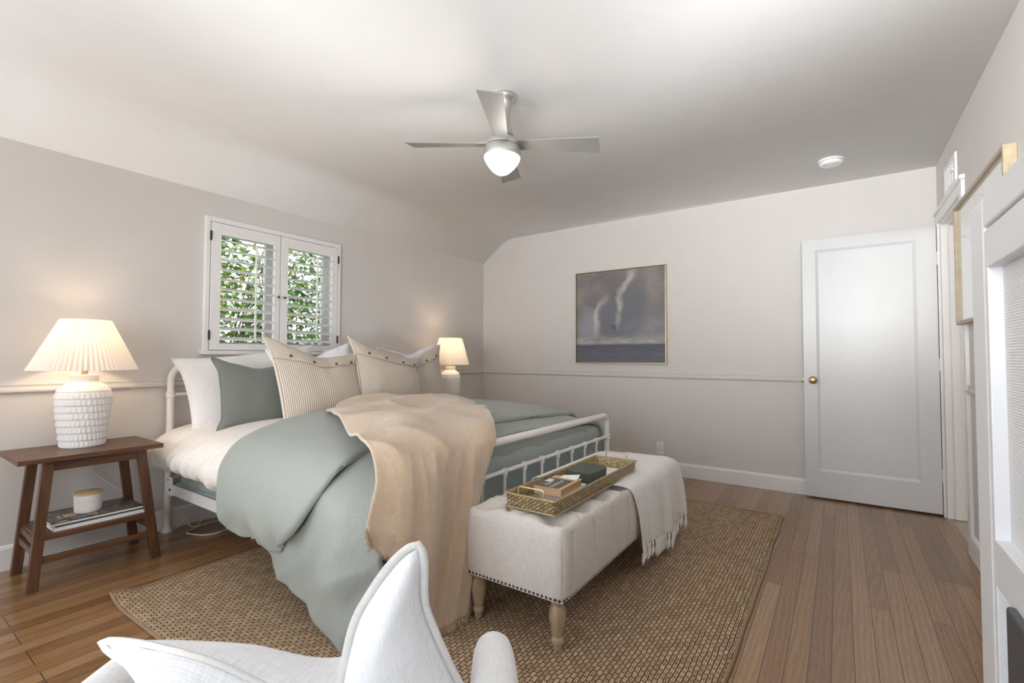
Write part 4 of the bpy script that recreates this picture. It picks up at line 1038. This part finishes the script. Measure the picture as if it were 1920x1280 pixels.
def lamp(cx, cy, z, label, sc=1.0, rb=.222, rt=.104, zs0=1.022, zs1=1.288, wmul=1.0, watt=6):
    t = thing('table_lamp', label, 'lamp', (cx, cy, z), 'pair of white ceramic lamps')
    pr = [(.086, 0), (.092, .006), (.098, .05), (.106, .12), (.112, .18), (.1165, .23), (.1175, .262), (.113, .287), (.100, .308), (.082, .325), (.064, .336), (.058, .341), (.057, .347), (.058, .352), (.060, .372), (.058, .376), (.045, .377)]
    P2 = cr(np.array([(r*wmul, zz, 0) for r, zz in pr]), 260); P2 = [(float(a), float(c)) for a, c, _ in P2]
    bands = 9
    def rel(th, zz, r):
        if zz < .006 or zz > .315: return 0
        q = zz/.036; bnd = int(q); f = q-bnd
        off = bnd*1.9; wv = .5+.5*math.sin(th*34+off+1.2*nz(th*5, bnd*3.1))
        shape = sm(0, .10, f)*(1-.75*f)
        return (.0050*(wv**1.5)*shape + .0040*shape - .0045)*(1 if zz < .29 else .4)
    MB().lathe(P2, 200, (cx, cy, z), fn=rel).build('lamp_base', 'ceramic', t, angle=70)
    MB().lathe([(.012, .372), (.0135, .375), (.0135, .43), (.010, .433), (.010, .46)], 20, (cx, cy, z)).build('lamp_neck', 'brass', t)
    npl = 64
    def pl(th, zz, r): return .0045*r/.2*(2*abs(((th*npl/(2*PI)) % 1)-.5)*2-1)
    H = zs1-zs0
    MB().lathe([(rb, 0), (rb*.997, .004)]+[(rb+(rt-rb)*k/10, H*k/10) for k in range(1, 10)]+[(rt, H)], npl*4, (cx, cy, zs0), fn=pl, capb=False, capt=False).build('lamp_shade', 'shade', t, angle=20)
    MB().lathe([(.010, 0), (.022, .018), (.029, .04), (.028, .06), (.018, .078), (.0005, .085)], 18, (cx, cy, zs0+.06)).build('bulb', 'bulb', t)
    li = light('bulb_light', 'POINT', (0, 0, zs0+.15-z), watt, (1, .76, .52), .04); li.parent = t
    return t
lamp(-3.715, -.215, .62, 'white ribbed ceramic lamp with wide pleated shade, left of the bed', watt=2.1)
lamp(-.86, -.25, .62, 'white ribbed ceramic lamp on the far side of the bed, behind the cushions', rb=.190, rt=.115, wmul=.86, zs0=1.015, watt=2.1)

# things on the low shelf
def mag(label, x0, x1, y0, y1, z, h, cover, rot, extra=None):
    t = book('coffee_table_book', label, (x0+x1)/2, (y0+y1)/2, z, y1-y0, x1-x0, h, rot, cover, 'paper', group='books on the bedside shelf'); return t
mag('white edged large book at the bottom under the candle', -3.86, -3.49, -.42, -.13, .2505, .014, 'print_white', rad(90))
mag('teal book in the middle of the shelf stack under the candle', -3.85, -3.50, -.40, -.13, .265, .010, 'mag_teal', rad(91))
mg = thing('coffee_table_book', 'dark glossy picture book on top of the shelf stack, under the candle', 'book', (-3.675, -.275, .2755), 'books on the bedside shelf')
g_ = np.array([[(-3.865+.37*u, -.41+.275*v, .2855) for u in np.linspace(0, 1, 6)] for v in np.linspace(0, 1, 4)])
MB().grid(g_, 0, (1, 1)).build('cover', 'mag_top', mg, solid=.0015, off=-1)
MB().box((-3.864, -.409, .2757), (-3.497, -.137, .284)).build('pages', 'paper', mg, smooth=False)
m = MB().box((-3.80, -.33, .2857), (-3.755, -.265, .2862)).box((-3.822, -.335, .2857), (-3.810, -.27, .2862)).box((-3.835, -.395, .2857), (-3.80, -.375, .2862)).box((-3.72, -.365, .2857), (-3.68, -.35, .2862))
m.build('cover_print', 'print_gold', mg, smooth=False)
cn = thing('candle_jar', 'white candle jar with bamboo lid on the bedside shelf books', 'candle', (-3.702, -.285, .2865))
MB().lathe([(.050, 0), (.053, .003), (.056, .02), (.057, .088), (.055, .090), (.0005, .090)], 40, (-3.702, -.285, .2865)).build('jar', 'ceramic', cn)
MB().lathe([(.056, .0905), (.0585, .093), (.0585, .100), (.056, .102), (.0005, .102)], 40, (-3.702, -.285, .2865)).build('lid', 'lid_wood', cn)
m = MB(); rnd = random.Random(3)
for row, (zz, n0, n1, hgt) in enumerate(((.058, -13, 15, .0022), (.046, -7, 9, .0008), (.036, -8, 10, .0008))):
    for k in range(n0, n1):
        if rnd.random() < .22: continue
        a = rad(-115)+k*.045; r = .0573
        for q in (0,):
            a1 = a+.028; p = [(r*math.cos(a), r*math.sin(a)), (r*math.cos(a1), r*math.sin(a1))]
            m.add([(-3.702+p[0][0], -.285+p[0][1], .2865+zz), (-3.702+p[1][0], -.285+p[1][1], .2865+zz), (-3.702+p[1][0], -.285+p[1][1], .2865+zz+hgt), (-3.702+p[0][0], -.285+p[0][1], .2865+zz+hgt)], [(0, 1, 2, 3)])
m.build('label_print', 'print_grey', cn, smooth=False)

# cords
def cordobj(pts, label, r=.0032, mat='cord', n=90):
    P2 = cr(np.array(pts), n); o_ = MB().tube([tuple(p) for p in P2], r, 8).build('power_cord', mat, loc=tuple(pts[0])); tag(o_, label, 'cord', 'white power cords by the bed'); return o_
cordobj([(-3.66, -.05, .60), (-3.645, -.03, .52), (-3.62, -.025, .44), (-3.585, -.025, .40), (-3.52, -.03, .33), (-3.46, -.035, .27), (-3.42, -.035, .20), (-3.38, -.03, .03), (-3.34, -.05, .006)], 'white lamp cord hanging down the wall behind the left bedside table')
cordobj([(-3.236, -.07, .006), (-3.19, -.05, .012), (-3.147, -.045, .05), (-3.15, -.10, .012), (-3.11, -.11, .006), (-3.059, -.06, .03), (-3.0, -.05, .05), (-2.96, -.08, .012), (-2.95, -.17, .006), (-2.88, -.22, .006), (-2.6, -.2, .006)], 'curly white cord along the baseboard behind the bed post')
cordobj([(-2.75, -.10, .006), (-2.94, -.12, .006), (-3.086, -.125, .006), (-3.20, -.19, .006), (-3.195, -.26, .006), (-3.16, -.33, .006), (-3.10, -.355, .006), (-3.03, -.33, .006), (-2.99, -.30, .006), (-2.93, -.335, .006), (-2.80, -.34, .006), (-2.6, -.3, .006)], 'thick white cord looping on the floor under the bed', .0042)
cordobj([(-2.80, -.50, .006), (-2.904, -.564, .006), (-2.98, -.595, .006), (-3.02, -.612, .006), (-2.985, -.638, .006), (-2.913, -.65, .006), (-2.78, -.66, .006)], 'short white cord loop on the floor under the middle of the side rail', .0042)

# ------------------------------------------------------------------ painting, outlet, vent, detector
pt = thing('framed_painting', 'stormy grey sea and sky painting in thin gold frame', 'painting', (-.02, -1.732, 1.04))
g_ = np.array([[(-.030, -1.272-.922*u, 1.046+.919*v) for u in np.linspace(0, 1, 4)] for v in np.linspace(0, 1, 4)])
MB().grid(g_, 0, (1, 1), flip=True).box((-.029, -2.19, 1.05), (-.003, -1.275, 1.96), mi=0).build('canvas', 'painting', pt, smooth=False)
m = MB(); a0, a1, c0, c1 = -1.262, -2.204, 1.036, 1.975
for (p, q) in (((-.045, a0, c0), (-.002, a0-.007, c1)), ((-.045, a1, c0), (-.002, a1+.007, c1)), ((-.045, a0-.0072, c0), (-.002, a1+.0072, c0+.007)), ((-.045, a0-.0072, c1), (-.002, a1+.0072, c1-.007))): m.box(p, q)
m.build('frame', 'gold_wire', pt, smooth=False)
ot = thing('wall_outlet', 'white duplex electrical outlet low on the painting wall', 'outlet', (0, -2.13, .19))
MB().box((-.006, -2.162, .183), (0, -2.096, .299), bev=.002).build('cover_plate', 'plastic', ot, smooth=False)
for zz in (.222, .262):
    sk_ = MB().box((-.0085, -2.146, zz-.014), (-.005, -2.112, zz+.014), bev=.003).build('socket', 'plastic', ot, smooth=False)
    MB().box((-.0092, -2.138, zz-.002), (-.0084, -2.135, zz+.008)).box((-.0092, -2.123, zz-.002), (-.0084, -2.120, zz+.006)).box((-.0092, -2.131, zz-.010), (-.0084, -2.127, zz-.006)).build('slots', 'dark_slot', sk_, smooth=False)
sd = thing('smoke_detector', 'round white smoke detector on the ceiling near the door', 'smoke detector', (-.548, -3.508, ZC))
MB().lathe([(.0005, -.036), (.045, -.036), (.062, -.033), (.068, -.026), (.069, -.016)], 40, (-.548, -3.508, ZC), capb=False, capt=False).build('body', 'plastic', sd)
MB().lathe([(.064, -.016), (.064, -.012), (.075, -.010), (.076, 0)], 40, (-.548, -3.508, ZC), capb=False, capt=False).build('mounting_plate', 'plastic', sd)
m = MB()
for s_ in (-1, 1):
    for k in range(3): m.box((-.582+.0, -3.508+s_*.032+k*.007-.007, ZC-.0368), (-.570, -3.508+s_*.032+k*.007-.004, ZC-.0358))
m.build('vent_slots', 'dark_slot', sd, smooth=False)
MB().lathe([(.008, -.038), (.010, -.036)], 16, (-.60, -3.508, ZC)).build('test_button', 'plastic', sd)
vt = thing('wall_vent', 'white louvred vent plate above the doorway', 'vent', (-.545, -RW, 2.135))
m = MB(); v0, v1, w0, w1 = -.375, -.725, 2.135, 2.325
for (p, q) in (((v0, -RW+.0005, w0), (v0-.03, -RW+.012, w1)), ((v1, -RW+.0005, w0), (v1+.03, -RW+.012, w1)), ((v0-.0305, -RW+.0005, w0), (v1+.0305, -RW+.012, w0+.03)), ((v0-.0305, -RW+.0005, w1-.03), (v1+.0305, -RW+.012, w1))): m.box(p, q, bev=.002)
m.build('vent_frame', 'plastic', vt, smooth=False)
MB().box((v0-.031, -RW+.0005, w0+.031), (v1+.031, -RW+.003, w1-.031)).build('vent_back', 'plastic', vt, smooth=False)
for k in range(5):
    xx = v0-.055-k*.06; MB().box((xx-.02, -RW+.002, w0+.03), (xx+.004, -RW+.011, w1-.03)).build('vent_slat', 'plastic', vt, smooth=False)
MB().box((v1+.035, -RW+.01, (w0+w1)/2-.004), (v1+.07, -RW+.022, (w0+w1)/2+.004)).build('vent_lever', 'plastic', vt, smooth=False)

# pale oak framed drawing on the doorway wall
of_ = thing('framed_drawing', 'pale drawing under glass in deep oak frame beside the doorway', 'picture', (-1.34, -RW, 1.285))
m = MB(); o0, o1, q0, q1, th_ = -.838, -1.842, 1.285, 1.955, .042
for (p, q) in (((o0, -RW+.001, q0), (o0-.018, -RW+th_, q1)), ((o1, -RW+.001, q0), (o1+.018, -RW+th_, q1)), ((o0-.0185, -RW+.001, q0), (o1+.0185, -RW+th_, q0+.018)), ((o0-.0185, -RW+.001, q1-.018), (o1+.0185, -RW+th_, q1))): m.box(p, q, bev=.001)
m.build('frame', 'oak_frame', of_, smooth=False)
g_ = np.array([[(o0-.017+(o1-o0+.034)*u, -RW+.028, q0+.017+(q1-q0-.034)*v) for u in np.linspace(0, 1, 3)] for v in np.linspace(0, 1, 3)])
MB().grid(g_, 0, (1, 1)).build('glazed_sheet', 'art', of_, smooth=False)

# ------------------------------------------------------------------ white cabinet at the right edge
cy = -3.752; cx1 = -3.285; cx0 = -4.95; ch = 1.375
cb = thing('white_cabinet', 'white cabinet with woven panel doors at the right edge', 'cabinet', ((cx0+cx1)/2, (cy-RW)/2, 0))
MB().box((cx0, cy-.02, .0), (cx1, -RW+.022, ch-.02)).build('carcass', 'cabinet', cb, smooth=False)
m = MB().box((cx1-.095, cy-.022, 0), (cx1, cy+.012, ch), bev=.006).box((cx0, cy-.022, 0), (cx0+.09, cy+.012, ch), bev=.006).box((cx0+.09, cy-.022, ch-.055), (cx1-.095, cy+.012, ch), bev=.004).box((cx0+.09, cy-.022, 0), (cx1-.095, cy+.012, .08), bev=.004)
m.build('face_frame', 'cabinet', cb, smooth=False)
MB().box((cx0-.005, cy+.0, ch-.0), (cx1+.004, -RW+.02, ch+.012), bev=.004).build('cabinet_top', 'cabinet', cb, smooth=False)
dxm = (cx0+cx1)/2
for (a, c, hx) in ((cx1-.099, dxm+.002, dxm+.06), (dxm-.002, cx0+.094, dxm-.06)):
    z0_, z1_ = .085, ch-.060; fy = cy+.0115
    m = MB(); sw_ = .012
    m.box((a, cy-.02, z0_), (a-sw_*1.2, fy, z1_), bev=.002); m.box((c, cy-.02, z0_), (c+.06, fy, z1_), bev=.002); m.box((a-sw_, cy-.02, z1_-.065), (c+.06, fy, z1_), bev=.002); m.box((a-sw_, cy-.02, z0_), (c+.06, fy, z0_+.065), bev=.002)
    m.box((a-sw_, cy-.02, .725), (c+.06, fy, .80), bev=.002)
    dr_ = m.build('cabinet_door', 'cabinet', cb, smooth=False)
    g_ = np.array([[(a+(c-a)*u, cy-.007, z0_+(z1_-z0_)*v) for u in (0, .5, 1)] for v in (0, .5, 1)])
    MB().grid(g_, 0, (abs(c-a), z1_-z0_), flip=True).build('woven_panel', 'grasscloth', dr_, smooth=False)
MB().box((-3.60, cy+.010, .44), (-3.50, cy+.022, .735), bev=.005).build('handle', 'handle_grey', cb, smooth=False)

# ------------------------------------------------------------------ ceiling fan
fn = thing('ceiling_fan', 'brushed nickel four blade ceiling fan with lit dome', 'ceiling fan', (-2.5, -2.1, ZC))
FZ = (-2.5, -2.1, ZC)
MB().lathe([(.061, 0), (.062, -.012), (.058, -.022), (.048, -.030), (.038, -.05), (.032, -.075), (.031, -.10), (.034, -.13), (.042, -.17), (.052, -.20), (.060, -.222), (.066, -.226)], 40, FZ).build('canopy_stem', 'nickel', fn)
MB().lathe([(.066, -.229), (.078, -.236), (.088, -.25), (.092, -.268), (.092, -.276)], 40, FZ).build('motor_housing', 'nickel', fn)
lr_ = MB().lathe([(.093, -.279), (.097, -.284), (.098, -.325), (.096, -.331)], 40, FZ, capt=True).build('light_ring', 'nickel', fn)
MB().lathe([(.0945, -.331), (.0935, -.340), (.085, -.358), (.071, -.378), (.053, -.398), (.036, -.412), (.020, -.420), (.008, -.4235), (.0005, -.424)], 40, FZ, capb=False, capt=False).build('light_dome', 'dome', lr_)
for k in range(4):
    a = rad(-60.5+90*k); ca, sa = math.cos(a), math.sin(a); m = MB(); n_ = 10; top = []; pitch = rad(-13)
    outline = []
    for i in range(n_+1):
        r = .085+(.515-.085)*i/n_; hw = .038+(.062-.038)*(i/n_); outline.append((r, -hw, hw))
    vs = []
    for (dzz) in (.0025, -.0025):
        for i, (r, lo, hi) in enumerate(outline):
            skew = .022 if i == n_ else 0
            for (w_, rr) in ((lo, r-skew), (0, r-skew*.5), (hi, r+.0)):
                x, y, z = rr, w_*math.cos(pitch), w_*math.sin(pitch)+dzz
                vs.append((FZ[0]+x*ca-y*sa, FZ[1]+x*sa+y*ca, ZC-.262+z))
    nn = (n_+1)*3; fs = []
    for i in range(n_):
        for q in range(2):
            A = i*3+q; fs.append((A, A+3, A+4, A+1)); fs.append((A+nn, A+1+nn, A+4+nn, A+3+nn))
        fs.append((i*3, i*3+nn, i*3+3+nn, i*3+3)); fs.append((i*3+2, i*3+5, i*3+5+nn, i*3+2+nn))
    fs.append((0, 1, 2, 2+nn, 1+nn, nn)); e_ = n_*3; fs.append((e_, e_+nn, e_+1+nn, e_+2+nn, e_+2, e_+1))
    m.add(vs, fs); bl = m.build('blade', 'fan_blade', fn, smooth=False)
    mm = MB().box((.08, -.028, -.004), (.13, .028, .006), bev=.002, M4=Matrix.Translation((FZ[0], FZ[1], ZC-.26)) @ Matrix.Rotation(a, 4, 'Z') @ Matrix.Rotation(pitch, 4, 'X')); mm.build('blade_bracket', 'nickel', bl, smooth=False)
fl = light('dome_light', 'POINT', (0, 0, -.46), 2.0, (1, .90, .78), .07); fl.parent = fn
fn.rotation_euler = (rad(1.9), rad(1.2), 0)

# ------------------------------------------------------------------ armchair and cushion in the foreground
ha = rad(38); hv = Vector((math.cos(ha), math.sin(ha), 0)); lv = Vector((-math.sin(ha), math.cos(ha), 0))
cc = Vector((-3.72, -2.95, 0)) - hv*.36 + lv*.33
ac = thing('armchair', 'white linen armchair in the foreground, facing the bed', 'armchair', (cc.x, cc.y, 0))
def loc_build(mb, name, mat, **kw):
    o_ = mb.build(name, mat, None, **kw); o_.parent = ac; return o_
ac.rotation_euler = (0, 0, ha)
for s_ in (-1, 1):
    rows = []
    # arm: rounded slab, slightly tapering towards its front
    for (x, wd, zt_) in ((-.34, .052, .575), (-.1, .050, .570), (.15, .046, .565), (.30, .042, .562), (.345, .037, .553), (.362, .028, .535), (.366, .012, .50)):
        r = []
        zb_ = .12 if x < .36 else .2
        for (a, c) in ((-1, 0), (-1.02, .5), (-1, .86), (-.82, .955), (-.45, .99), (0, 1), (.45, .99), (.82, .955), (1, .86), (1.02, .5), (1, 0)): r.append((x, s_*.33+a*wd, zb_+(zt_-zb_)*c))
        rows.append(r)
    loc_build(MB().grid(patch(rows, 60, 60), flip=True).box((-.34, s_*.33-.045, .12), (.35, s_*.33+.045, .14)), 'arm', 'chair_linen', angle=60)
loc_build(MB().box((-.33, -.285, .12), (.33, .285, .30), bev=.02), 'seat_base', 'chair_linen')
loc_build(MB().box((-.26, -.28, .30), (.35, .28, .40), bev=.035), 'seat_cushion', 'chair_linen')
rows = []
for (x, z) in ((-.30, .30), (-.335, .5), (-.365, .68), (-.385, .725), (-.42, .735), (-.445, .715), (-.43, .5), (-.40, .12)):
    rows.append([(x, y, z-.02*(abs(y)/.33)**4) for y in np.linspace(-.345, .345, 9)])
loc_build(MB().grid(patch(rows, 40, 60)), 'chair_back', 'chair_linen', angle=60, solid=.01)
for (x, y) in ((.28, .28), (.28, -.28), (-.32, .28), (-.32, -.28)):
    loc_build(MB().beam((x, y, .12), (x*1.06, y*1.04, 0), .045, .045, w2=.03, d2=.03), 'leg', 'nightstand_leg', smooth=False)
# cushion with a stitched flange
m, fr_, bk_ = pillow_mb(.50, .50, .29, k=.09, ears=.10, chop=.20, chops=.45, seed=21, crease=.006, n=56)
cu = m.build('chair_cushion', 'cushion_linen', angle=80); tag(cu, 'white linen cushion with stitched flange in the foreground armchair', 'cushion')
n = fr_.shape[0]; e = [fr_[0, i] for i in range(n)]+[fr_[j, n-1] for j in range(1, n)]+[fr_[n-1, i] for i in range(n-2, -1, -1)]+[fr_[j, 0] for j in range(n-2, 0, -1)]
e = np.array(e); out = []
for k in range(len(e)):
    p = e[k]; d = np.array([p[0], p[1], 0]); 
    t_ = e[(k+1) % len(e)]-e[k-1]; nr = np.array([t_[1], -t_[0], 0]); L_ = np.linalg.norm(nr); nr = nr/max(L_, 1e-6)
    out.append(p*np.array([1, 1, 0])+nr*.013)
E2 = np.array([e*np.array([1, 1, 0]), (e*np.array([1, 1, 0])+np.array(out))/2+np.array([0, 0, .001]), np.array(out)]); E2 = np.concatenate([E2, E2[:, :1]], axis=1)
MB().grid(E2).build('flange', 'flange', cu, solid=.004)
place(cu, (-3.992, -2.814, .478), rad(-18), rad(-56), rad(20.3))

for o_ in list(bpy.data.objects):
    if '_base' in o_: del o_['_base']
